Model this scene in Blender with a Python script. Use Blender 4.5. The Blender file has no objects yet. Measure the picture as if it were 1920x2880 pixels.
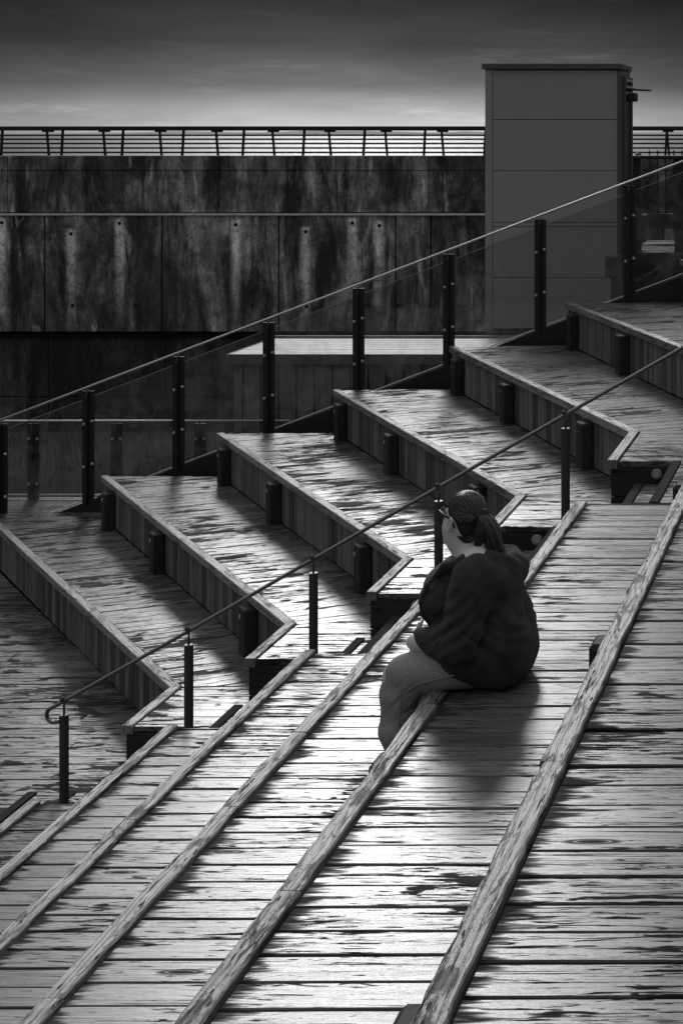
import bpy, bmesh, math, random
import numpy as np
from mathutils import Vector, Matrix
R = math.radians
rnd = random.Random(7)
S = bpy.context.scene
COL = S.collection

# ------------------------------------------------------------------ camera, sky, sun, exposure
CAMZ = 4.45                       # eye height above the lowest deck (z = 0)
cd = bpy.data.cameras.new('camera'); cam = bpy.data.objects.new('camera', cd); COL.objects.link(cam)
cam.location = (0, 0, CAMZ); cam.rotation_euler = (R(90), 0, 0)
cd.sensor_fit = 'VERTICAL'; cd.sensor_height = 36; cd.lens = 58.75
cd.shift_x = -0.5042; cd.shift_y = -0.3703      # level shift lens: verticals stay parallel
cd.clip_start = 0.05; cd.clip_end = 60000
S.camera = cam

SUN_EL, SUN_AZ = 25.5, -16.0      # azimuth measured from +Y towards +X
w = bpy.data.worlds.new('World'); S.world = w; w.use_nodes = True
nt = w.node_tree; nt.nodes.clear()
def wn(t): return nt.nodes.new(t)
wo = wn('ShaderNodeOutputWorld'); bg = wn('ShaderNodeBackground'); nt.links.new(bg.outputs[0], wo.inputs[0])
sky = wn('ShaderNodeTexSky'); sky.sky_type = 'NISHITA'; sky.sun_disc = False
sky.sun_elevation = R(SUN_EL); sky.sun_rotation = R(SUN_AZ); sky.dust_density = 2.0
bw = wn('ShaderNodeRGBToBW'); nt.links.new(sky.outputs[0], bw.inputs[0])
tc = wn('ShaderNodeTexCoord'); sep = wn('ShaderNodeSeparateXYZ'); nt.links.new(tc.outputs['Generated'], sep.inputs[0])
def wramp(sock, *stops):
    r_ = wn('ShaderNodeValToRGB'); nt.links.new(sock, r_.inputs[0]); e = r_.color_ramp.elements
    e[0].position = stops[0][0]; e[0].color = (stops[0][1],) * 3 + (1,); e[1].position = stops[-1][0]; e[1].color = (stops[-1][1],) * 3 + (1,)
    for p_, v_ in stops[1:-1]:
        q = e.new(p_); q.color = (v_,) * 3 + (1,)
    return r_.outputs[0]
def wmath(op, a, b):
    m = wn('ShaderNodeMath'); m.operation = op
    for i, x in enumerate((a, b)):
        if hasattr(x, 'is_output'): nt.links.new(x, m.inputs[i])
        else: m.inputs[i].default_value = x
    return m.outputs[0]
# low dark cloud bank over a bright horizon; veiled sun and pale overcast above it
low = wramp(sep.outputs[2], (0, .28), (.009, .185), (.026, .055), (.05, .018), (.08, .008), (.2, 0))
high = wramp(sep.outputs[2], (.085, .0), (.2, .13), (.42, .68), (1, 1))
dt = wn('ShaderNodeVectorMath'); dt.operation = 'DOT_PRODUCT'; nt.links.new(tc.outputs['Generated'], dt.inputs[0])
dt.inputs[1].default_value = (math.sin(R(SUN_AZ)), math.cos(R(SUN_AZ)), 0)
glow = wramp(dt.outputs['Value'], (.80, .40), (.955, .45), (.985, .66), (1, 1.0))      # the veil thins towards the sun's bearing
low = wmath('MULTIPLY', low, glow)
def clouds(scale, rot, ns, lo, hi, d):
    mp = wn('ShaderNodeMapping'); mp.inputs['Scale'].default_value = scale; mp.inputs['Rotation'].default_value = rot
    nt.links.new(tc.outputs['Generated'], mp.inputs[0]); cn = wn('ShaderNodeTexNoise'); cn.inputs['Scale'].default_value = ns; cn.inputs['Detail'].default_value = 9
    cn.inputs['Roughness'].default_value = .6; cn.inputs['Distortion'].default_value = d; nt.links.new(mp.outputs[0], cn.inputs['Vector']); return wramp(cn.outputs[0], lo, hi)
c1 = clouds((5, 2, 24), (0, R(-2), 0), 1.7, (.34, .84), (.70, 1.18), .35)
c2 = clouds((9, 3, 70), (0, R(3), 0), 1.5, (.57, 1.0), (.76, 1.5), .25)
veil = wmath('MULTIPLY', wmath('POWER', bw.outputs[0], .35), 2.2)                       # overcast evens the sky out overhead
m2 = wmath('MULTIPLY', wmath('ADD', wmath('MULTIPLY', bw.outputs[0], low), wmath('MULTIPLY', veil, high)), wmath('MULTIPLY', c1, c2))
nt.links.new(m2, bg.inputs[0]); bg.inputs[1].default_value = 0.15

sd = bpy.data.lights.new('sun', 'SUN'); sd.energy = 0.92; sd.angle = R(12.0); sd.color = (1, 1, 1)
sun = bpy.data.objects.new('sun', sd); COL.objects.link(sun)
sun.rotation_euler = (R(-(90 - SUN_EL)), 0, R(-SUN_AZ)); sun.location = (-10, 30, 20)

S.view_settings.view_transform = 'Standard'; S.view_settings.look = 'None'
S.view_settings.exposure = 0.0; S.view_settings.gamma = 1.0; S.view_settings.use_curve_mapping = False
S.render.engine = 'CYCLES'; S.cycles.max_bounces = 6; S.cycles.transparent_max_bounces = 16
S.cycles.sample_clamp_indirect = 6

# ------------------------------------------------------------------ material helpers
def G(v): return (v, v, v, 1)
class NB:
    def __init__(s, name):
        s.m = bpy.data.materials.new(name); s.m.use_nodes = True; s.t = s.m.node_tree; s.t.nodes.clear()
        s.out = s.n('ShaderNodeOutputMaterial'); s.p = s.n('ShaderNodeBsdfPrincipled'); s.l(s.p.outputs[0], s.out.inputs[0])
        s.co = s.n('ShaderNodeTexCoord')
    def n(s, t): return s.t.nodes.new(t)
    def l(s, a, b): s.t.links.new(a, b)
    def setv(s, sock, v):
        if hasattr(v, 'is_output'): s.l(v, sock)
        else: sock.default_value = v
    def mapv(s, vec, scale, rot=(0, 0, 0)):
        m = s.n('ShaderNodeMapping'); s.l(vec, m.inputs[0]); m.inputs['Scale'].default_value = scale; m.inputs['Rotation'].default_value = rot
        return m.outputs[0]
    def noise(s, vec, scale=1.0, detail=5, rough=.55, dist=0.0):
        q = s.n('ShaderNodeTexNoise'); s.l(vec, q.inputs['Vector']); q.inputs['Scale'].default_value = scale
        q.inputs['Detail'].default_value = detail; q.inputs['Roughness'].default_value = rough; q.inputs['Distortion'].default_value = dist
        return q.outputs[0]
    def ramp(s, fac, *stops):
        q = s.n('ShaderNodeValToRGB'); s.l(fac, q.inputs[0]); el = q.color_ramp.elements
        el[0].position, el[0].color = stops[0][0], G(stops[0][1]); el[1].position, el[1].color = stops[-1][0], G(stops[-1][1])
        for p, v in stops[1:-1]:
            x = el.new(p); x.color = G(v)
        return q.outputs[0]
    def math(s, op, a, b=0.0, c=None):
        q = s.n('ShaderNodeMath'); q.operation = op; s.setv(q.inputs[0], a); s.setv(q.inputs[1], b)
        if c is not None: s.setv(q.inputs[2], c)
        return q.outputs[0]
    def vadd(s, a, b):
        q = s.n('ShaderNodeVectorMath'); q.operation = 'ADD'; s.l(a, q.inputs[0]); s.l(b, q.inputs[1]); return q.outputs[0]
    def rand_off(s):
        oi = s.n('ShaderNodeObjectInfo'); c = s.n('ShaderNodeCombineXYZ')
        for i, k in enumerate((91.7, 53.1, 37.9)): s.l(s.math('MULTIPLY', oi.outputs['Random'], k), c.inputs[i])
        return oi.outputs['Random'], c.outputs[0]
    def bump(s, h, strength, dist=.01):
        b = s.n('ShaderNodeBump'); s.l(h, b.inputs['Height']); b.inputs['Strength'].default_value = strength; b.inputs['Distance'].default_value = dist
        s.l(b.outputs[0], s.p.inputs['Normal'])
    def fin(s, color=None, rough=None, spec=None, metal=None):
        for k, v in (('Base Color', color), ('Roughness', rough), ('Specular IOR Level', spec), ('Metallic', metal)):
            if v is None: continue
            if k == 'Base Color' and not hasattr(v, 'is_output'): v = G(v)
            s.setv(s.p.inputs[k], v)
        return s.m

def wood(name, lo, hi, axis='x', rough=.36, wet=True, spec=.5, wetthr=.55, crack=.7, damp_shade=False, tone=.5, stain=0.0, bs=(3, 13)):
    """weathered timber: grain runs along the piece's own axis; soaked dark blotches, knots, checks"""
    b = NB(name); r, off = b.rand_off(); v = b.vadd(b.co.outputs['Object'], off)
    def sc(a, c): return (a, c, c) if axis == 'x' else ((c, a, c) if axis == 'y' else (c, c, a))
    grain = b.noise(b.mapv(v, sc(1.3, 34)), 1, 7, .62, .35)
    fine = b.noise(b.mapv(v, sc(5, 130)), 1, 5, .65)
    ck = b.noise(b.mapv(v, sc(1.9, 72)), 1, 5, .6, .5)
    crk = b.ramp(ck, (.35, 1), (.385, 0))
    vo = b.n('ShaderNodeTexVoronoi'); vo.feature = 'F1'; vo.inputs['Scale'].default_value = 1; b.l(b.mapv(v, sc(1.7, 7.5)), vo.inputs['Vector'])
    knot = b.ramp(vo.outputs['Distance'], (.06, 1), (.085, .2), (.10, .9), (.15, 0))
    base = b.math('MULTIPLY_ADD', grain, hi - lo, lo)
    base = b.math('MULTIPLY', base, b.math('MULTIPLY_ADD', fine, 2.0, .0))
    base = b.math('MULTIPLY', base, b.math('MULTIPLY_ADD', r, tone, 1 - tone / 2))
    dark = b.math('MULTIPLY', crk, crack)
    dark = b.math('MAXIMUM', dark, b.math('MULTIPLY', knot, .75))
    ro = b.math('MULTIPLY_ADD', fine, .22, rough - .08)
    sp = spec
    if wet:
        wpos_ = b.n('ShaderNodeNewGeometry').outputs['Position']
        big = b.noise(wpos_, 1.1, 4, .6)                                     # where the deck is soaked, across boards
        dash = b.noise(b.mapv(v, sc(3.4, 42)), 1, 4, .6, .5)               # dark lines along the grain
        blot = b.noise(b.mapv(v, sc(*bs)), 1, 3, .62, .5)               # mould stains
        speck = b.noise(b.mapv(v, sc(9, 80)), 1, 3, .6, .3)
        cl = b.math('MULTIPLY_ADD', big, .50, b.math('MULTIPLY_ADD', r, .06, -.245))
        wm = b.math('MAXIMUM', b.math('MULTIPLY', b.ramp(b.math('ADD', cl, dash), (wetthr + .165, 0), (wetthr + .20, 1)), .95), b.math('MULTIPLY', b.ramp(b.math('ADD', cl, blot), (wetthr + stain + .16, 0), (wetthr + stain + .195, 1)), .95))
        wm = b.math('MAXIMUM', wm, b.math('MULTIPLY', b.ramp(b.math('ADD', cl, speck), (wetthr + .18, 0), (wetthr + .205, 1)), .95))
        if damp_shade:                                                             # wet grime plus the edge beam's shade, painted in with a ragged outline
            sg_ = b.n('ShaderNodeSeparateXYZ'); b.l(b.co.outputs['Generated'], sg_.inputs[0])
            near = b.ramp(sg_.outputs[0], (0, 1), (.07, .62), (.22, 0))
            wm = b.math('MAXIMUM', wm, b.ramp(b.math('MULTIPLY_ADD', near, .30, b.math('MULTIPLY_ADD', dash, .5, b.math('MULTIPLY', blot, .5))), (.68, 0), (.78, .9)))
        dark = b.math('MAXIMUM', dark, b.math('MULTIPLY', wm, .88))
        sp = b.math('MULTIPLY', b.math('MULTIPLY_ADD', dark, -spec * .97, spec), b.ramp(b.math('MULTIPLY_ADD', fine, .6, b.math('MULTIPLY', grain, .4)), (.38, .45), (.52, 1)))
        ro = b.math('MULTIPLY_ADD', dark, .66, ro)
    base = b.math('MULTIPLY', base, b.math('MULTIPLY_ADD', dark, -.85, 1))
    h = b.math('MULTIPLY_ADD', fine, .6, b.math('MULTIPLY_ADD', dark, -.25 if wet else -.8, grain))
    b.bump(h, .32 if wet else .6, .004)
    return b.fin(base, ro, sp)

def nosewood(name, axis):
    b = NB(name); r, off = b.rand_off(); v = b.vadd(b.co.outputs['Object'], off)
    def sc(a, c): return (a, c, c) if axis == 'x' else (c, a, c)
    wv = b.n('ShaderNodeTexWave'); wv.wave_type = 'BANDS'; wv.bands_direction = 'Y' if axis == 'x' else 'X'; wv.inputs['Scale'].default_value = 1.0
    wv.inputs['Distortion'].default_value = 9; wv.inputs['Detail'].default_value = 4; wv.inputs['Detail Scale'].default_value = .9; wv.inputs['Detail Roughness'].default_value = .62
    b.l(b.mapv(v, sc(1.8, 15)), wv.inputs['Vector'])
    ring = b.ramp(wv.outputs['Fac'], (.03, .45), (.16, .9), (.7, 1))
    ckn = b.noise(b.mapv(v, sc(3.2, 62)), 1, 5, .6, 1.4); crk = b.ramp(ckn, (.365, 1), (.40, 0))
    bl = b.noise(b.mapv(v, sc(4, 22)), 1, 8, .75, .5); blm = b.ramp(bl, (.54, 0), (.70, 1))
    vo = b.n('ShaderNodeTexVoronoi'); vo.inputs['Scale'].default_value = 1; b.l(b.mapv(v, sc(5, 26)), vo.inputs['Vector']); nail = b.ramp(vo.outputs['Distance'], (.06, 1), (.1, 0))
    fine = b.noise(b.mapv(v, sc(10, 240)), 1, 4, .6)
    dark = b.math('MAXIMUM', b.math('MULTIPLY', crk, .95), b.math('MAXIMUM', b.math('MULTIPLY', blm, .65), b.math('MULTIPLY', nail, .9)))
    base = b.math('MULTIPLY', b.math('MULTIPLY_ADD', fine, .30, .20), ring)
    base = b.math('MULTIPLY', base, b.math('MULTIPLY_ADD', r, .5, .75)); base = b.math('MULTIPLY', base, b.math('MULTIPLY_ADD', dark, -.9, 1))
    b.bump(b.math('MULTIPLY_ADD', dark, -1.2, b.math('MULTIPLY_ADD', ring, .5, b.math('MULTIPLY', fine, .5))), .8, .006)
    return b.fin(base, b.math('MULTIPLY_ADD', dark, .3, .42), b.math('MULTIPLY_ADD', dark, -.5, .55))
M = {}
M['deck'] = wood('weathered_deck', .06, .26, 'x', .25, True, .95, .438, tone=.9, stain=-.002, bs=(2.8, 8.5))
M['deckstep'] = wood('weathered_step_deck', .05, .22, 'x', .25, True, .42, .475, damp_shade=True, tone=1.0, stain=.035)
M['nose'] = nosewood('cracked_nosing', 'y')
M['nosex'] = nosewood('cracked_nosing_long', 'x')
M['plank'] = wood('riser_plank_wood', .05, .27, 'z', .6, False, .25, tone=1.0)
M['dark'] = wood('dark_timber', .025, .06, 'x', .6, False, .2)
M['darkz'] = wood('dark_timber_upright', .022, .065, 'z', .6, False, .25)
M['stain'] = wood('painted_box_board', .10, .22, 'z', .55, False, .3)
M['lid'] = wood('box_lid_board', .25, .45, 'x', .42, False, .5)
def plain(name, c, rough=.5, metal=0, spec=.5, nscale=0, namp=.3):
    b = NB(name); col = c
    if nscale:
        n_ = b.noise(b.co.outputs['Object'], nscale, 5, .6); col = b.math('MULTIPLY', b.math('MULTIPLY_ADD', n_, 2 * namp, 1 - namp), c)
    return b.fin(col, rough, spec, metal)
M['rubber'] = plain('worn_stair_edging', .05, .9, 0, .05, 30, .4)
M['under'] = plain('shadowed_joists', .02, .9, 0, .1)
M['steel'] = plain('dark_painted_steel', .06, .42, .6, .5, 14)
M['railsteel'] = plain('polished_rail', .30, .22, 1, .5, 9, .15)
M['railbright'] = plain('brushed_steel_rail', .75, .42, 1, .5, 9, .1)
M['galv'] = plain('zinc_bolt', .72, .4, .2, .5)
M['post'] = plain('oiled_steel_post', .09, .45, .4, .5, 20)
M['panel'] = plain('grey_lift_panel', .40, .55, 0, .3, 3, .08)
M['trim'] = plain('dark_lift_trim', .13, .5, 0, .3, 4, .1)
M['ground'] = plain('dark_ground', .22, .95, 0, .1, 1.5, .5)
M['grass'] = plain('dry_grass', .16, .8, 0, .1)
M['pane_glint'] = plain('glass_edge_glint', .35, .3, 0, .5)  # light caught by the glass edges, put into a pale grey
M['lamp'] = plain('step_light_ring', .40, .4, .1, .5)
M['lens'] = plain('step_light_lens', .55, .2, 0, .5)

HOLES = ((5, 511), (164, 537), (275, 513), (542, 516), (702, 532), (809, 512), (871, 518))
LOWH = ((167, 702), (312, 702), (580, 702), (704, 704), (847, 702), (913, 702), (986, 702), (1052, 702))
WY = 32.0; wp = WY / 3838.0
def wx(u): return (u - 1970) * wp
def wz(v): return CAMZ - (v - 305) * wp
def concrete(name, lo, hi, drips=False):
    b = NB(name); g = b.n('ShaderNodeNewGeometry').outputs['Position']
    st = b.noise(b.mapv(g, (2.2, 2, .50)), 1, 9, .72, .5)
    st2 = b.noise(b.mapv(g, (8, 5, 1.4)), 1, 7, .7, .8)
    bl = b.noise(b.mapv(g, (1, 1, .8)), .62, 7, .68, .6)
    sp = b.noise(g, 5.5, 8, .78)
    fi = b.noise(g, 22, 6, .75)
    a = b.math('MULTIPLY', b.ramp(st, (.40, .05), (.59, 1)), b.ramp(st2, (.34, .35), (.58, 1)))
    a = b.math('MULTIPLY', a, b.ramp(bl, (.41, .20), (.58, 1.0)))
    a = b.math('MULTIPLY', a, b.ramp(sp, (.38, .45), (.52, 1)))
    run = b.ramp(b.noise(b.mapv(g, (2.3, 3, .5)), 1, 5, .6, 1.6), (.61, 0), (.68, 1))
    run = b.math('MULTIPLY', run, b.ramp(st2, (.42, 0), (.54, 1)))
    a = b.math('ADD', a, b.math('MULTIPLY', run, .55))
    if drips:                                     # lime runs below the tie holes
        sx = b.n('ShaderNodeSeparateXYZ'); b.l(g, sx.inputs[0]); wob = b.math('MULTIPLY_ADD', st2, .10, -.05)
        for u, v in HOLES:
            dx = b.math('ABSOLUTE', b.math('ADD', b.math('SUBTRACT', sx.outputs[0], wx(u)), wob)); dz = b.math('SUBTRACT', wz(v), sx.outputs[2])
            m = b.math('MULTIPLY', b.ramp(dx, (.03, 1), (.12, 0)), b.math('MULTIPLY', b.ramp(b.math('ADD', dz, .12), (0, 0), (.06, 1)), b.ramp(b.math('MULTIPLY', dz, .45), (.12, 1), (.95, 0))))
            a = b.math('ADD', a, b.math('MULTIPLY', m, b.math('MULTIPLY', b.ramp(sp, (.38, .3), (.56, 1)), 1.3)))
    a = b.math('MULTIPLY', a, b.math('MULTIPLY_ADD', fi, 1.2, .4))
    b.bump(b.math('ADD', fi, st2), .5, .02)
    return b.fin(b.math('MULTIPLY_ADD', a, hi - lo, lo), .85, .2)
M['conc'] = concrete('stained_concrete', .035, .74, True)
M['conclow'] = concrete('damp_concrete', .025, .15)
M['ledge'] = plain('clean_ledge_concrete', .55, .8, 0, .2, 6, .5)

def glass():
    b = NB('smudged_glass'); b.t.nodes.remove(b.p)
    tr = b.n('ShaderNodeBsdfTransparent'); tr.inputs[0].default_value = G(.86)
    gl = b.n('ShaderNodeBsdfGlossy'); gl.inputs['Roughness'].default_value = .03; gl.inputs[0].default_value = G(.9)
    df = b.n('ShaderNodeBsdfDiffuse'); df.inputs[0].default_value = G(.5)
    fr = b.n('ShaderNodeFresnel'); fr.inputs[0].default_value = 1.45
    mx = b.n('ShaderNodeMixShader'); b.l(fr.outputs[0], mx.inputs[0]); b.l(tr.outputs[0], mx.inputs[1]); b.l(gl.outputs[0], mx.inputs[2])
    sm = b.ramp(b.noise(b.co.outputs['Object'], 2.4, 4, .6, 1.5), (.42, .012), (.7, .16))
    m2 = b.n('ShaderNodeMixShader'); b.l(sm, m2.inputs[0]); b.l(mx.outputs[0], m2.inputs[1]); b.l(df.outputs[0], m2.inputs[2])
    b.l(m2.outputs[0], b.out.inputs[0]); return b.m
M['glass'] = glass()

# ------------------------------------------------------------------ object helpers
def tag(o, label=None, cat=None, group=None, kind=None):
    for k, v in (('label', label), ('category', cat), ('group', group), ('kind', kind)):
        if v: o[k] = v
    return o
def empty(name, loc, label=None, cat=None, group=None, kind=None):
    o = bpy.data.objects.new(name, None); COL.objects.link(o); o.location = loc; o.empty_display_size = .1
    return tag(o, label, cat, group, kind)
def wpos(o):
    p = Vector(o.location); q = o.parent
    while q: p = p + Vector(q.location); q = q.parent
    return p
def link(name, me, mat, parent, loc=(0, 0, 0), rz=0.0, smooth=False):
    """link one mesh as ONE object; loc is in world metres, parents are never rotated"""
    o = bpy.data.objects.new(name, me); COL.objects.link(o)
    if mat is not None and not me.materials: me.materials.append(mat)
    o.rotation_euler = (0, 0, rz); o.location = Vector(loc)
    if parent: o.parent = parent; o.location = Vector(loc) - wpos(parent)
    if smooth:
        for p in me.polygons: p.use_smooth = True
    return o
def pydata(name, vs, fs):
    me = bpy.data.meshes.new(name); me.from_pydata(vs, [], fs); me.update(); return me
class MB:
    def __init__(s): s.v = []; s.f = []
    def add(s, vs, fs):
        k = len(s.v); s.v += [tuple(p) for p in vs]; s.f += [tuple(i + k for i in f) for f in fs]; return s
    def box(s, a, b, bev=0.0):
        x0, y0, z0 = a; x1, y1, z1 = b
        if not bev:
            vs = [(x0, y0, z0), (x1, y0, z0), (x1, y1, z0), (x0, y1, z0), (x0, y0, z1), (x1, y0, z1), (x1, y1, z1), (x0, y1, z1)]
            return s.add(vs, [(3, 2, 1, 0), (4, 5, 6, 7), (0, 1, 5, 4), (1, 2, 6, 5), (2, 3, 7, 6), (3, 0, 4, 7)])
        bm = bmesh.new(); bmesh.ops.create_cube(bm, size=1)
        for v in bm.verts: v.co = Vector(((x0 + x1) / 2 + v.co.x * (x1 - x0), (y0 + y1) / 2 + v.co.y * (y1 - y0), (z0 + z1) / 2 + v.co.z * (z1 - z0)))
        bmesh.ops.bevel(bm, geom=bm.edges[:], offset=bev, segments=1, affect='EDGES', profile=.5)
        bm.verts.index_update(); s.add([v.co for v in bm.verts], [[v.index for v in f.verts] for f in bm.faces]); bm.free(); return s
    def prism(s, poly, z0, z1):
        n = len(poly); vs = [(x, y, z0) for x, y in poly] + [(x, y, z1) for x, y in poly]
        return s.add(vs, [tuple(range(n - 1, -1, -1)), tuple(range(n, 2 * n))] + [(i, (i + 1) % n, n + (i + 1) % n, n + i) for i in range(n)])
    def tube(s, pts, r, n=8, caps=True):
        pts = [Vector(p) for p in pts]; rs = r if isinstance(r, (list, tuple)) else [r] * len(pts); k = len(s.v); up = None
        for i, p in enumerate(pts):
            t = (pts[min(i + 1, len(pts) - 1)] - pts[max(i - 1, 0)]).normalized()
            if up is None: up = Vector((0, 0, 1)) if abs(t.z) < .9 else Vector((1, 0, 0))
            a = t.cross(up).normalized(); b_ = a.cross(t).normalized(); up = b_
            for j in range(n):
                q = 2 * math.pi * j / n; s.v.append(tuple(p + (a * math.cos(q) + b_ * math.sin(q)) * rs[i]))
        for i in range(len(pts) - 1):
            for j in range(n): s.f.append((k + i * n + j, k + i * n + (j + 1) % n, k + (i + 1) * n + (j + 1) % n, k + (i + 1) * n + j))
        if caps:
            s.f.append(tuple(k + j for j in range(n - 1, -1, -1))); s.f.append(tuple(k + (len(pts) - 1) * n + j for j in range(n)))
        return s
    def ball(s, c, r, nu=10, nv=7):
        k = len(s.v)
        for i in range(nv + 1):
            for j in range(nu):
                a = math.pi * i / nv; b_ = 2 * math.pi * j / nu
                s.v.append((c[0] + r * math.sin(a) * math.cos(b_), c[1] + r * math.sin(a) * math.sin(b_), c[2] + r * math.cos(a)))
        for i in range(nv):
            for j in range(nu): s.f.append((k + i * nu + j, k + (i + 1) * nu + j, k + (i + 1) * nu + (j + 1) % nu, k + i * nu + (j + 1) % nu))
        return s
    def build(s, name, mat, parent=None, loc=None, rz=0.0, smooth=False, local=False):
        """vertices are world coordinates unless local; the origin goes to loc (default: centre of the piece)"""
        if not local:
            a = np.array(s.v); c = Vector(loc) if loc is not None else Vector(((a.min(0) + a.max(0)) / 2).tolist())
            s.v = [tuple(Vector(p) - c) for p in s.v]
        else: c = Vector(loc or (0, 0, 0))
        return link(name, pydata(name, s.v, s.f), mat, parent, c, rz, smooth)

def clip(poly, nx, ny, d):            # keep nx*x+ny*y <= d
    out = []
    for i in range(len(poly)):
        a, b_ = poly[i], poly[(i + 1) % len(poly)]; da = nx * a[0] + ny * a[1] - d; db = nx * b_[0] + ny * b_[1] - d
        if da <= 0: out.append(a)
        if da * db < 0:
            t = da / (da - db); out.append((a[0] + t * (b_[0] - a[0]), a[1] + t * (b_[1] - a[1])))
    return out
def area(p): return .5 * sum(p[i][0] * p[(i + 1) % len(p)][1] - p[(i + 1) % len(p)][0] * p[i][1] for i in range(len(p)))
def inset(p, d):
    n = len(p); L = []
    for i in range(n):
        a, b_ = p[i], p[(i + 1) % n]; ex, ey = b_[0] - a[0], b_[1] - a[1]; q = math.hypot(ex, ey)
        nx, ny = -ey / q, ex / q; L.append((nx, ny, nx * a[0] + ny * a[1] + d))
    o = []
    for i in range(n):
        a1, b1, c1 = L[i - 1]; a2, b2, c2 = L[i]; det = a1 * b2 - a2 * b1
        if abs(det) < 1e-6: return None
        o.append(((c1 * b2 - c2 * b1) / det, (a1 * c2 - a2 * c1) / det))
    return o
def clean(p):
    q = []
    for a in p:
        if not q or math.hypot(a[0] - q[-1][0], a[1] - q[-1][1]) > 1e-4: q.append(a)
    if len(q) > 1 and math.hypot(q[0][0] - q[-1][0], q[0][1] - q[-1][1]) < 1e-4: q.pop()
    return q
def board_mesh(name, p, th):
    n = len(p); t = inset(p, .004)
    if t is None or area(t) <= 0 or any(abs(t[i][j] - p[i][j]) > .05 for i in range(n) for j in (0, 1)): t = [((x + 0) * 1, y) for x, y in p]
    vs = [(x, y, -th) for x, y in p] + [(x, y, -.004) for x, y in p] + [(x, y, 0) for x, y in t]
    fs = [tuple(range(2 * n, 3 * n))]
    for i in range(n):
        j = (i + 1) % n; fs += [(i, j, n + j, n + i), (n + i, n + j, 2 * n + j, 2 * n + i)]
    return pydata(name, vs, fs)
def lay_boards(parent, poly, z, ang, pitch=.142, gap=.008, th=.036, mat=None, name='deck_board', joints=0.0, phase=0.0):
    """lay boards side by side over a convex polygon; each board is an object"""
    ca, sa = math.cos(ang), math.sin(ang); q = [(x * ca + y * sa, -x * sa + y * ca) for x, y in poly]
    if area(q) < 0: q = q[::-1]
    y0 = min(p[1] for p in q); y1 = max(p[1] for p in q); y = math.floor((y0 - phase) / pitch) * pitch + phase
    while y < y1:
        wv = gap * (.5 + rnd.random() * .9)
        s = clean(clip(clip(q, 0, 1, y + pitch - wv / 2), 0, -1, -(y + wv / 2)))
        y += pitch
        if len(s) < 3 or area(s) < .002: continue
        pcs = [s]
        if joints:
            xa = min(p[0] for p in s); xb = max(p[0] for p in s); x = xa + rnd.uniform(.8, joints)
            pcs = []; rest = s
            while x < xb - .5:
                pcs.append(clean(clip(rest, 1, 0, x - .002))); rest = clean(clip(rest, -1, 0, -(x + .002))); x += rnd.uniform(joints * .7, joints)
            pcs.append(rest)
        for s_ in pcs:
            if len(s_) < 3 or area(s_) < .002: continue
            cx = sum(p[0] for p in s_) / len(s_); cy = sum(p[1] for p in s_) / len(s_)
            me = board_mesh(name, [(p[0] - cx, p[1] - cy) for p in s_], th)
            o = link(name, me, mat or M['deck'], parent, (cx * ca - cy * sa, cx * sa + cy * ca, z + rnd.uniform(-.0025, .0025)), ang)
            o.rotation_euler[0] = rnd.gauss(0, .006); o.rotation_euler[1] = rnd.gauss(0, .0015)

# ------------------------------------------------------------------ layout (metres)
RISE = .44
def Z(k): return RISE * k
def XE(k): return -.893 - .811 * (6 - k)                 # right-bank edges run straight along +Y
CY = {1: 12.07, 2: 12.13, 3: 12.26, 4: 12.36, 5: 12.55, 6: 12.70, 7: 12.85, 8: 13.0}
def corner(k): return (XE(k), CY[k])
def start(k): return (-7.838 + 1.187 * (k - 2), 17.34 + .0225 * (k - 2) ** 2)
def yend(k): return 11.24 + .04 * k
def far(k): return 10.02 + .035 * (k - 2)               # far end of the right-bank steps
NW = .062                                               # nosing width
GZ = -1.3
BANG = R(26)

# ------------------------------------------------------------------ ground, sea, hills
tag(MB().box((-90, -20, GZ - .4), (60, 60, GZ)).build('ground', M['ground']), kind='structure')
b = NB('sea_water'); g = b.n('ShaderNodeNewGeometry').outputs['Position']
h = b.noise(b.mapv(g, (.12, .35, 1)), 1, 6, .6)
b.bump(h, .6, .6); M['sea'] = b.fin(.04, .24, .5)
tag(MB().add([(-30000, 60, -2.4), (30000, 60, -2.4), (30000, 40000, -2.4), (-30000, 40000, -2.4)], [(0, 1, 2, 3)]).build('sea', M['sea']), kind='structure')
vs = []; fs = []; N = 120
for i in range(N + 1):
    x = -5200 + 9000 * i / N; hh = 3 + 7 * abs(math.sin(i * .37 + 1.1) * math.sin(i * .11)) + rnd.random() * 4
    vs += [(x, 6000, -3), (x, 6150, hh), (x, 6900, -3)]
for i in range(N):
    k = 3 * i; fs += [(k, k + 3, k + 4, k + 1), (k + 1, k + 4, k + 5, k + 2)]
M['hill'] = plain('hazy_far_shore', .5, .9, 0, .1, .01, .3)
tag(link('far_shore', pydata('far_shore', vs, fs), M['hill'], None), kind='structure')

# ------------------------------------------------------------------ lowest deck
deck = empty('boardwalk_deck', (-6, 11, 0), kind='structure')
lay_boards(deck, [(-10.5, 12.07), (XE(1) + .05, 12.07), (start(1)[0] + .05, 17.3), (-14, 17.3)], 0, 0, joints=4.2)
lay_boards(deck, [(-9, 8.2), (XE(1) - .01, 8.2), (XE(1) - .01, 12.07), (-10.5, 12.07)], 0, 0, joints=4.2)
MB().prism([(-14, 8.1), (-4.9, 8.1), (-4.9, 12.1), (start(1)[0] + .2, 17.32), (-18, 17.32)], GZ, -.04).build('joist_base', M['under'], deck)

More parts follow.
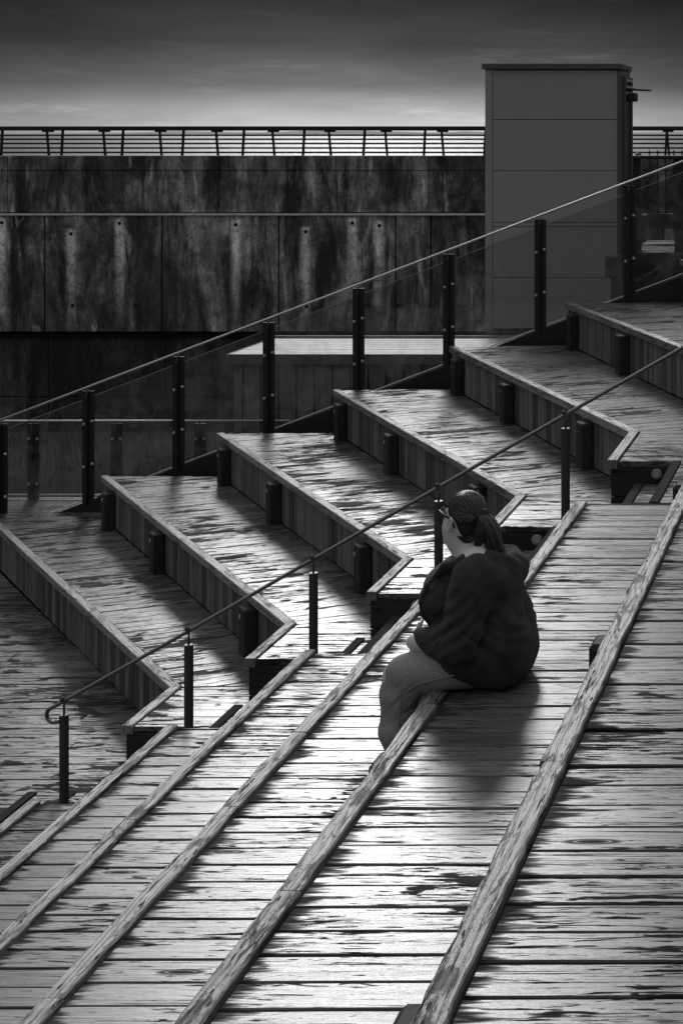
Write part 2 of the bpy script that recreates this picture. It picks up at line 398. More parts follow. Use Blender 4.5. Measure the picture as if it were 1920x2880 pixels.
# ------------------------------------------------------------------ terraces of the left bank
ORD = {1: 'lowest', 2: 'second lowest', 3: 'third', 4: 'fourth', 5: 'fifth', 6: 'topmost fully visible', 7: 'barely visible highest'}
TL = {1: 'lowest left terrace of wet boards, its dark plank riser reaching the left picture edge',
      2: 'terrace one level above the lowest, its long plank riser starting by the lower glass balustrade',
      3: 'third terrace up, its far end in front of the grey timber box',
      4: 'terrace whose folded corner and end timber show behind the woman’s head',
      5: 'terrace with round step light on its end face, right of the fifth handrail post',
      6: 'shaded terrace at the right edge with plank riser, in front of the lift tower',
      7: 'highest terrace at the extreme right edge below the glass balustrade'}
POSTS = {2: (.075, .40, .86), 3: (.075, .40, .85), 4: (.075, .41, .85), 5: (.075, .41, .82), 6: (.075, .42, .82), 7: (.3, .7)}
TZ = {}
for k in range(1, 8):
    A, C = start(k), corner(k); E_ = (XE(k), yend(k)); z = Z(k)
    A2, C2, E2 = start(k + 1), corner(k + 1), (XE(k + 1), yend(k))
    if k == 7: A2, C2, E2 = (2.5, 17.9), (4.5, 12.9), (4.5, yend(7))
    if k == 6: pass
    t = empty('seating_terrace', ((A[0] + C[0]) / 2, (A[1] + C[1]) / 2, Z(k - 1)), TL[k], 'terrace', 'stepped timber terraces left of the handrail')
    TZ[k] = t
    d = Vector((C[0] - A[0], C[1] - A[1])); L = d.length; d /= L; nl = Vector((d.y, -d.x))       # towards the lower side
    if nl.x > 0: nl = -nl
    inn = -nl
    # treads
    a_in = Vector(A) + inn * NW; c_in = (C[0] + NW / math.cos(R(15)), C[1])
    ov = .02
    A2v = Vector(A2) + nl * (-ov); 
    lay_boards(t, [tuple(a_in), (A2[0] + ov, A2[1]), (C2[0] + ov, C2[1] + .02), (C[0] + NW, C[1] + .02)], z, BANG)
    lay_boards(t, [(C[0] + NW + .003, C[1] + .012), (C2[0] + ov, C2[1] + .012), (E2[0] + ov, yend(k)), (E_[0] + NW + .003, yend(k))], z, R(.4))
    # block below the boards
    p = [tuple(Vector(A) + inn * .05), tuple(Vector(A2) + inn * .1), (C2[0] + .1, C2[1]), (E2[0] + .1, yend(k) + .05), (E_[0] + .05, yend(k) + .05), (C[0] + .055, C[1])]
    MB().prism(p, GZ, z - .038).build('joist_base', M['under'], t)
    # nosings
    n0 = Vector(A); wv = nl * .012
    pn = [tuple(n0 + wv), tuple(n0 + inn * (NW - .004)), (C[0] + NW - .004, C[1] + .01), (C[0] - .014, C[1] - .02)]
    half = .52
    def lerp(a, b_, t_): return (a[0] + (b_[0] - a[0]) * t_, a[1] + (b_[1] - a[1]) * t_)
    ang = math.atan2(d.y, d.x)
    for ta, tb in ((0, half - .0006), (half + .0006, 1)):
        q = [lerp(pn[0], pn[3], ta), lerp(pn[1], pn[2], ta), lerp(pn[1], pn[2], tb), lerp(pn[0], pn[3], tb)]
        cx = sum(x for x, y in q) / 4; cy = sum(y for x, y in q) / 4
        ql = [((x - cx) * math.cos(ang) + (y - cy) * math.sin(ang), -(x - cx) * math.sin(ang) + (y - cy) * math.cos(ang)) for x, y in q]
        if area(ql) < 0: ql = ql[::-1]
        link('nosing', board_mesh('nosing', ql, .06), M['nosex'], t, (cx, cy, z + .012 + rnd.uniform(-.001, .001)), ang)
    q = [(C[0] - .014, C[1] - .022), (C[0] - .014, yend(k) - .012), (C[0] + NW - .004, yend(k) - .012), (C[0] + NW - .004, C[1] + .008)]
    cx, cy = C[0] + NW / 2, (C[1] + yend(k)) / 2; ql = [(x - cx, y - cy) for x, y in q]
    if area(ql) < 0: ql = ql[::-1]
    link('nosing', board_mesh('nosing', ql, .06), M['nose'], t, (cx, cy, z + .013))
    # riser cladding, plank by plank
    npl = int(L / .138); pw = L / npl
    me = MB().box((-pw / 2 + .006, -.012, -.19), (pw / 2 - .006, .012, .19), .004)
    pm = pydata('riser_plank', me.v, me.f); pm.materials.append(M['plank'])
    zc = z - .05 - .19
    for i in range(npl):
        c = Vector(A) + d * (pw * (i + .5)) + inn * (.03 + rnd.uniform(-.003, .003))
        o = link('riser_plank', pm, None, t, (c.x, c.y, zc - rnd.random() * .004), ang); o.rotation_euler[2] = ang + rnd.gauss(0, .012)
    Lr = C[1] - yend(k); nr = max(2, int(Lr / .138)); pr = Lr / nr
    me = MB().box((-.011, -pr / 2 + .003, -.19), (.011, pr / 2 - .003, .19)); pm2 = pydata('riser_plank', me.v, me.f); pm2.materials.append(M['plank'])
    for i in range(nr): link('riser_plank', pm2, None, t, (C[0] + .03, yend(k) + pr * (i + .5), zc))
    # rounded posts bolted to the riser
    me = MB().box((-.08, -.05, -.185), (.08, .05, .185), .010); pmesh = pydata('riser_post', me.v, me.f); pmesh.materials.append(M['darkz'])
    for f_ in POSTS.get(k, ()):
        c = Vector(A) + d * (L * f_) + nl * .036
        o = link('riser_post', pmesh, None, t, (c.x, c.y, z - .075 - .185), ang)
        bc = c + nl * .05
        kb = MB().tube([(0, 0, 0), tuple(nl.to_3d() * .014), tuple(nl.to_3d() * .024)], [.03, .027, .012], 10)
        kb.build('bolt', M['galv'], o, (bc.x, bc.y, z - .15), local=True)
    # end face: two stacked timbers and a round step light
    xe0 = C[0] + .012; xe1 = C2[0] if k < 7 else 4.4
    for zz in (z - .04 - .1, z - .04 - .305):
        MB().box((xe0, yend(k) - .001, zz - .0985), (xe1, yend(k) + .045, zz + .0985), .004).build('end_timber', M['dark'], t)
    lx = C[0] + .325; yl = yend(k)
    ring = MB().tube([(lx, yl + .01, z - .085), (lx, yl - .012, z - .085), (lx, yl - .016, z - .085)], [.036, .036, .03], 20).build('step_light', M['lamp'], t)
    MB().tube([(lx, yl, z - .085), (lx, yl - .02, z - .085)], .019, 14).build('lens', M['lens'], ring)

# landing behind the diagonal balustrade
land = empty('landing_deck', (-8.5, 17.9, Z(1)), 'strip of shaded decking between diagonal and level glass balustrades', 'deck')
lay_boards(land, [(-13, 17.36), (-7.2, 17.36), (-7.2, 18.4), (-13, 18.4)], Z(1), R(-2), joints=3)
MB().box((-13, 17.36, GZ), (-7.2, 18.4, Z(1) - .04)).build('joist_base', M['under'], land)

# ------------------------------------------------------------------ steps of the right bank
SL = {1: 'narrow lowest seating step in the bottom left corner beside the first handrail post',
      2: 'seating step starting at the second handrail post and leaving at the left edge',
      3: 'seating step starting at the third handrail post, two below the seated woman',
      4: 'seating step on which the woman rests her feet',
      5: 'seating step the woman is sitting on, with glaring wet boards',
      6: 'broad dark platform along the right edge, behind the thick cracked edge beam',
      7: 'topmost seating step outside the right edge, behind the platform'}
Y0 = 1.2
for k in range(1, 8):
    x0, x1 = XE(k), (XE(k + 1) if k < 7 else 5.0); z = Z(k); yf = far(k)
    t = empty('seating_step', (x0, 6, Z(k - 1)), SL[k], 'seating step', 'long timber seating steps right of the handrail')
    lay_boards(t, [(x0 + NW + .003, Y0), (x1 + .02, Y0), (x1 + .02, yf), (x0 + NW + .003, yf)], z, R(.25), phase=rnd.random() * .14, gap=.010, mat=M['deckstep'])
    MB().box((x0 + .05, Y0, GZ), (x1 + .06, yf - .03, z - .038)).build('joist_base', M['under'], t)
    # edge beams, butted
    ys = sorted([Y0] + [rnd.uniform(-.35, .35) + y for y in (2.1, 3.5, 4.9, 6.3, 7.8)] + [yf + .015])
    for ya, yb in zip(ys, ys[1:]):
        cy = (ya + yb) / 2; ln = (yb - ya) / 2 - .002; nseg = max(6, int(ln * 2 / .06))
        # slightly worn, uneven arrises
        L_, R_ = [], []; ph_ = rnd.uniform(0, 6)
        for i in range(nseg + 1):
            yy = -ln + 2 * ln * i / nseg; wb = .003 * math.sin(yy * 5 + ph_) + .002 * math.sin(yy * 17 + 2 * ph_)
            L_.append((-.012 + wb + rnd.uniform(-.003, .003), yy)); R_.append((NW - .003 + wb * .6 + rnd.uniform(-.003, .003), yy))
        vs = []; fs = []
        for i in range(nseg + 1):
            (xa, yy), (xb, _) = L_[i], R_[i]; dz = rnd.uniform(-.0015, .0015)
            vs += [(xa, yy, -.06), (xa, yy, -.006 + dz), (xa + .006, yy, dz), (xb - .005, yy, dz), (xb, yy, -.005 + dz), (xb, yy, -.06)]
        for i in range(nseg):
            for j in range(5):
                a = i * 6 + j; fs.append((a, a + 1, a + 7, a + 6))
        fs += [(5, 4, 3, 2, 1, 0), tuple(nseg * 6 + j for j in range(6))]
        link('nosing', pydata('nosing', vs, fs), M['nose'], t, (x0, cy, z + .016))
    for j, zz in enumerate((z - .05 - .095, z - .05 - .29)):
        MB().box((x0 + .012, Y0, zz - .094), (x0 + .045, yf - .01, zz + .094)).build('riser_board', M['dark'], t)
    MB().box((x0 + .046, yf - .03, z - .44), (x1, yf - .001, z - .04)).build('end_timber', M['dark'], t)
    me = MB().box((-.055, -.075, -.18), (.055, .075, .18), .018); pmesh = pydata('riser_post', me.v, me.f); pmesh.materials.append(M['darkz'])
    for yy in (3.56, 6.22, 9.0): link('riser_post', pmesh, None, t, (x0 - .045, yy, z - .075 - .18))

# ------------------------------------------------------------------ stairs in the aisle
st = empty('aisle_stair', (-3, 10.65, 0), 'narrow wooden stair climbing between terraces and seating steps beside the handrail', 'stair')
for k in range(0, 7):
    for xa, xb, z in ((XE(k) + .43, XE(k + 1) - .07, Z(k)), (XE(k + 1) - .07, XE(k + 1) + .18, Z(k) + RISE / 3), (XE(k + 1) + .18, XE(k + 1) + .43, Z(k) + RISE * 2 / 3)):
        ya, yb = far(max(k, 1)) + .03, yend(max(k, 1)) - .005
        MB().box((xa + .02, ya, GZ), (xb + .02, yb, z - .038)).build('stair_base', M['under'], st)
        lay_boards(st, [(xa + .065, ya), (xb + .015, ya), (xb + .015, yb), (xa + .065, yb)], z, 0, name='tread_board', gap=.006)
        if not (k == 1 and z > Z(1) + .2 and z < Z(2) - .05): MB().box((xa, ya, z - .055), (xa + .062, yb, z + .008), .003).build('stair_nosing', M['rubber'], st)
MB().box((XE(0) + .17, far(1) + .03, -.02), (XE(0) + .235, yend(1) - .02, .012), .003).build('stair_nosing', M['rubber'], st)

# ------------------------------------------------------------------ slanting tube handrail with posts
HY = 10.45; px = HY / 3838.0
hr = empty('tube_handrail', (-4, HY, 0), 'dark slanting tube handrail with ball topped posts and curled lower end', 'handrail')
hp = [((u - 1970) * px, v) for u, v in ((148, 1610), (434, 1449), (720, 1284), (1007, 1119), (1298, 952), (1586, 787))]
def railz(v): return CAMZ - (v - 305) * px
pts = [(x, HY, railz(v)) for x, v in hp]
d0 = (Vector(pts[1]) - Vector(pts[0])).normalized(); p0 = Vector(pts[0]) - d0 * .075
curl = []
cc = p0 + Vector((.004, 0, -.050))
for i in range(15):
    a = R(120 + i * 13.5); curl.append((cc.x + .047 * math.cos(a), HY, cc.z + .047 * math.sin(a)))
MB().tube(curl[::-1] + [tuple(p0)] + pts + [tuple(Vector(pts[-1]) + d0 * 1.5)], .0125, 10).build('rail', M['railsteel'], hr, smooth=True)
for i, (x, v) in enumerate(hp):
    zr = railz(v); zb = Z(i); zt = zr - .085
    po = MB().tube([(x, HY, zb), (x, HY, zt - .004), (x, HY, zt)], [.0275, .0275, .0262], 16).build('post', M['post'], hr, smooth=False)
    MB().tube([(x, HY, zt - .005), (x, HY, zr - .005)], .0075, 8).build('stem', M['post'], po, smooth=True)
    MB().ball((x - .008, HY - .006, zr + .013), .0165).build('ball_knob', M['post'], po, smooth=True)
    MB().tube([(x, HY, zb), (x, HY, zb + .008)], .055, 16).build('base_plate', M['post'], po)

# ------------------------------------------------------------------ glass balustrades
def bal_post(parent, x, y, zb, zt, slope):
    w2 = .062
    po = MB().box((x - w2, y, zb), (x + w2, y + .012, zt)).build('post', M['steel'], parent)
    fin = MB().prism([(x - .006, y - .001), (x - .006, y - .055), (x + .006, y - .055), (x + .006, y - .001)], zb, zt - .06)
    fin.add([(x - .006, y - .055, zt - .0595), (x + .006, y - .055, zt - .0595), (x + .006, y - .001, zt - .0595), (x - .006, y - .001, zt - .0595), (x + .006, y - .012, zt + .02), (x - .006, y - .012, zt + .02), (x + .006, y - .001, zt + .02), (x - .006, y - .001, zt + .02)],
            [(0, 1, 4, 5), (1, 2, 6, 4), (3, 0, 5, 7), (2, 3, 7, 6), (5, 4, 6, 7)])
    fin.build('fin', M['steel'], po)
    for sx in (-1, 1):
        for f_ in (.2, .78) if zt - zb < 1.1 else (.28, .66):
            zz = zt - (zt - zb) * f_ + sx * .045 * slope
            MB().tube([(x + sx * .042, y, zz), (x + sx * .042, y - .012, zz), (x + sx * .042, y - .018, zz)], [.017, .015, .006], 8).build('bolt', M['galv'], po)
gb = empty('glass_balustrade', (-6, 17.6, 0), 'slanting glass balustrade with steel posts climbing behind the terraces', 'balustrade')
def gy(u): return 17.62 + .34 * u / 1568
def gx(u): return (u - 1970) * gy(u) / 3838
def gz(u, dv=0): return CAMZ - (966 - .3801 * u + dv - 305) * gy(u) / 3838
us = [-201, 4, 203, 410, 617, 823, 1030, 1240, 1445, 1652]
for u in us: bal_post(gb, gx(u), gy(u), gz(u, 268), gz(u, 9), .38)
MB().tube([(gx(u), gy(u) - .02, gz(u)) for u in (-300, 400, 1100, 1800)], .012, 12).build('handrail', M['railbright'], gb, smooth=True)
for ua, ub in zip(us, us[1:]):
    a, c = ua + 8, ub - 8
    q = [(gx(a), gy(a) + .012, gz(a, 254)), (gx(c), gy(c) + .012, gz(c, 254)), (gx(c), gy(c) + .012, gz(c, 26)), (gx(a), gy(a) + .012, gz(a, 26))]
    vs = q + [(x, y + .01, z) for x, y, z in q]
    MB().add(vs, [(0, 1, 2, 3), (7, 6, 5, 4), (0, 4, 5, 1), (1, 5, 6, 2), (2, 6, 7, 3), (3, 7, 4, 0)]).build('glass_pane', M['glass'], gb)
    MB().tube([(gx(a), gy(a) + .017, gz(a, 25)), (gx(c), gy(c) + .017, gz(c, 25))], .0035, 5).build('edge_glint', M['pane_glint'], gb)  # added pale tube paints the bright line along the pane's top edge
    MB().tube([(gx(a), gy(a) + .017, gz(a, 258)), (gx(c), gy(c) + .017, gz(c, 258))], .008, 6).build('pane_channel', M['galv'], gb)
q = [(gx(-300), gz(-300, 262)), (gx(1800), gz(1800, 262)), (gx(1800), gz(1800, 330)), (gx(-300), gz(-300, 330))]
vs = [(q[0][0], gy(-300) - .01, q[0][1]), (q[1][0], gy(1800) - .01, q[1][1]), (q[2][0], gy(1800) - .01, q[2][1]), (q[3][0], gy(-300) - .01, q[3][1])]
vs += [(x, y + .03, z) for x, y, z in vs]
MB().add(vs, [(3, 2, 1, 0), (4, 5, 6, 7), (0, 1, 5, 4), (1, 2, 6, 5), (2, 3, 7, 6), (3, 0, 4, 7)]).build('stringer', M['steel'], gb)

lb = empty('glass_balustrade', (-9, 18.3, Z(1)), 'low level glass balustrade with steel posts in front of dark grass', 'balustrade')
LY = 18.3
def lx_(u): return (u - 1970) * LY / 3838
lus = [-496, -305, -114, 77, 268, 460, 651]
zr = CAMZ - (966 - 305) * LY / 3838
for u in lus: bal_post(lb, lx_(u), LY, Z(1) - .02, zr - .03, 0)
MB().tube([(lx_(-600), LY - .02, zr), (lx_(100), LY - .02, zr), (lx_(668), LY - .02, zr)], .012, 12).build('handrail', M['railbright'], lb, smooth=True)
for ua, ub in zip(lus, lus[1:]):
    MB().box((lx_(ua + 8), LY + .012, Z(1) + .05), (lx_(ub - 8), LY + .022, zr - .075)).build('glass_pane', M['glass'], lb)
    MB().tube([(lx_(ua + 13), LY + .017, Z(1) + .042), (lx_(ub - 13), LY + .017, Z(1) + .042)], .011, 6).build('pane_channel', M['galv'], lb)

# grass beyond the balustrade
gv = []; gf = []
for i in range(5200):
    x = rnd.uniform(-14, -5.5); y = rnd.uniform(18.8, 27); h_ = rnd.uniform(.6, 1.75); a = rnd.uniform(0, 6.28); ln = rnd.uniform(.05, .55) * h_
    dx, dy = math.cos(a), math.sin(a); k = len(gv); w_ = .006
    gv += [(x - w_, y, GZ), (x + w_, y, GZ), (x + dx * ln * .35 + w_ * .7, y + dy * ln * .35, GZ + h_ * .65), (x + dx * ln * .35 - w_ * .7, y + dy * ln * .35, GZ + h_ * .65), (x + dx * ln, y + dy * ln, GZ + h_)]
    gf += [(k, k + 1, k + 2, k + 3), (k + 3, k + 2, k + 4)]
tag(link('tall_grass', pydata('tall_grass', gv, gf), M['grass'], None), 'tall dark dry grass behind the level glass balustrade', 'grass', kind='stuff')

# ------------------------------------------------------------------ timber box behind the balustrade
bx = empty('timber_box', (-6.2, 19.6, GZ), 'large grey boarded timber box with bright flat lid behind the slanting balustrade', 'box')
bxl, bxr, byf, byb, bzt = -7.17, -4.1, 19.0, 20.5, 1.93
MB().box((bxl + .08, byf + .08, GZ), (bxr - .08, byb - .05, bzt - .13)).build('core', M['under'], bx)
pw = .204; x = bxl + .16; i = 0
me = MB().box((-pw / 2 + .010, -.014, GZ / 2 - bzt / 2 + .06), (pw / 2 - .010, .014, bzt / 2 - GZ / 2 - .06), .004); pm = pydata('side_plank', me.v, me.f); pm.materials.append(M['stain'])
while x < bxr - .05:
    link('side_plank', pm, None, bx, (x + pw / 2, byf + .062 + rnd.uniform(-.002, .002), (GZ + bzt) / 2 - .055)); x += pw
MB().box((bxl + .06, byf + .045, GZ), (bxl + .155, byf + .14, bzt - .115), .006).build('corner_post', M['stain'], bx)
y = byf + .15
while y < byb - .15:
    o = link('side_plank', pm, None, bx, (bxl + .075, y + pw / 2, (GZ + bzt) / 2 - .055), R(90)); y += pw
for i in range(7):
    ya = byf + (byb - byf) * i / 7; yb = byf + (byb - byf) * (i + 1) / 7 - .006
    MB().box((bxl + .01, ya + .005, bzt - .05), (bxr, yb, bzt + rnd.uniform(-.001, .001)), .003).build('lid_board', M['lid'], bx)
MB().box((bxl - .01, byf - .022, bzt - .115), (bxr, byf + .004, bzt + .004), .004).build('lid_edge', M['stain'], bx)
MB().box((bxl - .014, byf + .005, bzt - .115), (bxl + .008, byb, bzt + .003), .004).build('lid_edge', M['stain'], bx)
MB().box((bxl, byb + .001, bzt - .1), (bxr, byb + .03, bzt + .03), .004).build('lid_edge', M['lid'], bx)

# ------------------------------------------------------------------ concrete wall
cw = empty('concrete_wall', (-10, 32, GZ), 'tall stained concrete wall with bright ledge below the promenade railing', 'wall')
edges = [-1300, -1000, -703, -435, -166, 103, 372, 640, 908, 989, 1250, 1520, 1790, 2060]
for a, c in zip(edges, edges[1:]):
    MB().box((wx(a) + .014, WY, wz(762)), (wx(c) - .014, WY + .5, wz(494)), .012).build('wall_panel', M['conc'], cw)
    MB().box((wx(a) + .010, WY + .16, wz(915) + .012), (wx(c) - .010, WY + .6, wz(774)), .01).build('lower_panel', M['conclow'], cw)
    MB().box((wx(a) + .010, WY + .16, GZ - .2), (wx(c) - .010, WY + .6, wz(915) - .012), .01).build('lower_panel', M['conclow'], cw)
MB().box((wx(-1300), WY + .17, GZ - .3), (wx(2060), WY + .48, wz(492))).build('wall_core', M['under'], cw)
MB().box((wx(-1300), WY + .1, wz(776)), (wx(2060), WY + .5, wz(760))).build('dark_strip', M['under'], cw)  # near-black band between the upper and lower panels
xa, xb = wx(-1300), wx(2060); zl = wz(493.5)
prof = [(WY - .03, zl - .012), (WY - .03, zl + .004), (WY + .07, zl + .028), (WY + .55, zl + .028), (WY + .55, zl - .02)]
MB().add([(xa, y, z) for y, z in prof] + [(xb, y, z) for y, z in prof], [(0, 1, 2, 3, 4), (9, 8, 7, 6, 5)] + [(i, 5 + i, 5 + (i + 1) % 5, (i + 1) % 5) for i in range(5)]).build('ledge', M['ledge'], cw)
pe = [-1300, -1040, -780, -520, -252, 12, 338, 499, 656, 817, 981, 1110, 1400, 1750, 2060]
for a, c in zip(pe, pe[1:]):
    MB().box((wx(a) + .005, WY + .10, wz(488)), (wx(c) - .005, WY + .5, wz(392.5)), .004).build('parapet_panel', M['conc'], cw)
    MB().box((wx(a) + .005, WY + .09, wz(391.5)), (wx(c) - .005, WY + .5, wz(358)), .01).build('parapet_panel', M['conc'], cw)
MB().box((wx(-1300), WY + .15, wz(489)), (wx(2060), WY + .45, wz(362))).build('parapet_core', M['under'], cw)
for u, v in HOLES + LOWH:
    MB().tube([(wx(u), WY + .02, wz(v)), (wx(u), WY - .004, wz(v))], .035, 10).build('tie_hole', M['under'], cw)
MB().box((wx(-1300), WY + .5, GZ), (wx(2060), 56, wz(358) - .9)).build('promenade_slab', M['conclow'], cw)

# promenade railings
def rail_fence(y, u0, du, n, lean, label, thick, vtop=290, far_=False):
    q = y / 3838.0
    def X(u): return (u - 1970) * q
    def Zv(v): return CAMZ - (v - 305) * q
    t = empty('promenade_railing', (X(u0 + du * n / 2), y, Zv(358) - .9), label, 'railing', 'railings on the promenade')
    zb = wz(358) - .9
    for i in range(n):
        u = u0 + du * i; ht = Zv(298) - zb
        o = MB().box((-.034, -.03, 0), (.034, .03, ht), .006)
        o.v = [(x + lean * (z_ - ht * .7), yy, z_) for x, yy, z_ in o.v]
        o.build('post', M['steel'], t, (X(u), y, zb), local=True)
    x0, x1 = X(u0 - 60), X(u0 + du * n)
    for v in (310.6, 319.7, 329.6, 339.8, 350.0, 360, 370):
        MB().box((x0, y - .05, Zv(v) - .026), (x1, y - .031, Zv(v) + .026)).build('rail', M['steel'], t)
    if not far_: MB().box((x0, y - .07, Zv(300)), (x1, y + .07, Zv(vtop)), .02).build('handrail', M['steel'], t)
    else:
        for i in range(n): MB().box((X(u0 + du * i) - .17, y - .05, Zv(303.5)), (X(u0 + du * i) + .17, y + .05, Zv(300))).build('bracket', M['steel'], t)
        MB().box((x0, y - .06, Zv(300)), (x1, y + .06, Zv(292)), .02).build('handrail', M['steel'], t)
rail_fence(50, 5 - 138.5 * 4, 138.5, 19, .055, 'nearer dark promenade railing along the top of the concrete wall', .05)
rail_fence(53.5, 111 - 129.3 * 4, 129.3, 20, -.085, 'farther dark promenade railing seen through the nearer one', .05, far_=True)

# ------------------------------------------------------------------ lift tower
TY = 21.5; tp = TY / 3838.0
def tx(u): return (u - 1970) * tp
def tz(v): return CAMZ - (v - 305) * tp
lt = empty('lift_tower', (tx(1270), 22.6, tz(790)), 'grey panelled lift tower with dark flat cap rising in front of the wall', 'lift tower')
TB = 22.4
MB().box((tx(1116), TY + .03, tz(800) - 2.5), (tx(1424), TB, tz(160))).build('shaft_core', M['trim'], lt)
jo = [159.5, 274.7, 392.5, 511, 521, 637.8, 755]
for a, c in zip(jo, jo[1:]):
    MB().box((tx(1131), TY, tz(c) + .004), (tx(1417), TY + .028, tz(a) - .004), .003).build('front_panel', M['panel'], lt)
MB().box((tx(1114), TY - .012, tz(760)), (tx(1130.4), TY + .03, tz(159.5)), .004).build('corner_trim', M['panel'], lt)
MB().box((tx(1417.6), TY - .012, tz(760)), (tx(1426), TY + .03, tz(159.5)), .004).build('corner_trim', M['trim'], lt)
MB().box((tx(1114), TY - .004, tz(800) - .5), (tx(1424), TY + .03, tz(760) - .002)).build('plinth', M['trim'], lt)
MB().box((tx(1107.5), TY - .05, tz(158.7)), (tx(1428), TB + .05, tz(146)), .006).build('roof_cap', M['trim'], lt)
# door side
xs = tx(1424)
for ya, yb in ((21.6, 21.66), (22.25, 22.31)): MB().box((xs + .001, ya, tz(700)), (xs + .05, yb, tz(175))).build('door_frame', M['trim'], lt)
MB().box((xs + .001, 21.66, tz(560)), (xs + .02, 22.25, tz(250))).build('lift_door', M['steel'], lt)
for v in (180, 195, 210): MB().box((xs + .001, 21.67, tz(v + 6)), (xs + .06, 22.24, tz(v))).build('vent_slat', M['panel'], lt)
arm = MB().box((xs + .001, 21.75, tz(232)), (xs + .16, 22.0, tz(212)), .01).build('door_closer', M['steel'], lt)
MB().tube([(xs + .02, 21.75, tz(203)), (xs + .37, 21.7, tz(206.5))], [.018, .013], 8).build('arm', M['steel'], arm)
MB().box((tx(1405), 20.9, tz(627)), (tx(1434), 21.05, tz(580)), .008).build('call_box', M['trim'], lt)
MB().box((tx(1416), 20.95, tz(800)), (tx(1430), 21.03, tz(628))).build('call_post', M['trim'], lt)

# ------------------------------------------------------------------ side platform by the lift
PY = 23.4; pz_ = CAMZ - 1.68
spf = empty('side_platform', (-2.2, 24.5, GZ), 'dark raised timber platform with barred railing beside the lift tower', 'platform')
def qx(u, y): return (u - 1970) * y / 3838
lay_boards(spf, [(qx(1432, PY), PY), (1.5, PY), (1.5, 26), (qx(1432, PY), 26)], pz_, 0, gap=.008)
MB().box((qx(1432, PY), PY + .03, GZ), (1.5, 26, pz_ - .04)).build('platform_base', M['under'], spf)
MB().box((qx(1432, PY), PY, pz_ - .9), (1.5, PY + .028, pz_ - .045)).build('fascia', M['dark'], spf)
rzt = CAMZ - .37
for u in (1440, 1466 - 8, 1557, 1680, 1800): MB().box((qx(u, PY) - .06, PY + .03, pz_), (qx(u, PY) + .06, PY + .13, rzt), .005).build('railing_post', M['dark'], spf)
MB().box((qx(1430, PY), PY - .01, rzt), (1.5, PY + .17, rzt + .05), .006).build('top_rail', M['steel'], spf)
for i in range(14):
    x = qx(1492, 25.8) + i * .125
    MB().box((x - .01, 25.7, pz_ + .42), (x + .01, 25.72, rzt + .1)).build('bar', M['steel'], spf)
MB().add([(qx(1485, 25.6), 25.6, pz_ + .45), (1.5, 25.6, pz_ + .25), (1.5, 25.6, pz_ + .05), (qx(1485, 25.6), 25.6, pz_ + .22),
          (qx(1485, 25.6), 25.66, pz_ + .45), (1.5, 25.66, pz_ + .25), (1.5, 25.66, pz_ + .05), (qx(1485, 25.6), 25.66, pz_ + .22)],
         [(3, 2, 1, 0), (4, 5, 6, 7), (0, 1, 5, 4), (1, 2, 6, 5), (2, 3, 7, 6), (3, 0, 4, 7)]).build('ramp_side', M['conclow'], spf)
MB().tube([(qx(1465, 24), 24, pz_), (qx(1465, 24), 24, CAMZ - .36 + .05), (qx(1466, 24), 24, CAMZ - .29)], [.05, .05, .03], 12).build('vent_pipe', M['post'], spf, smooth=True)

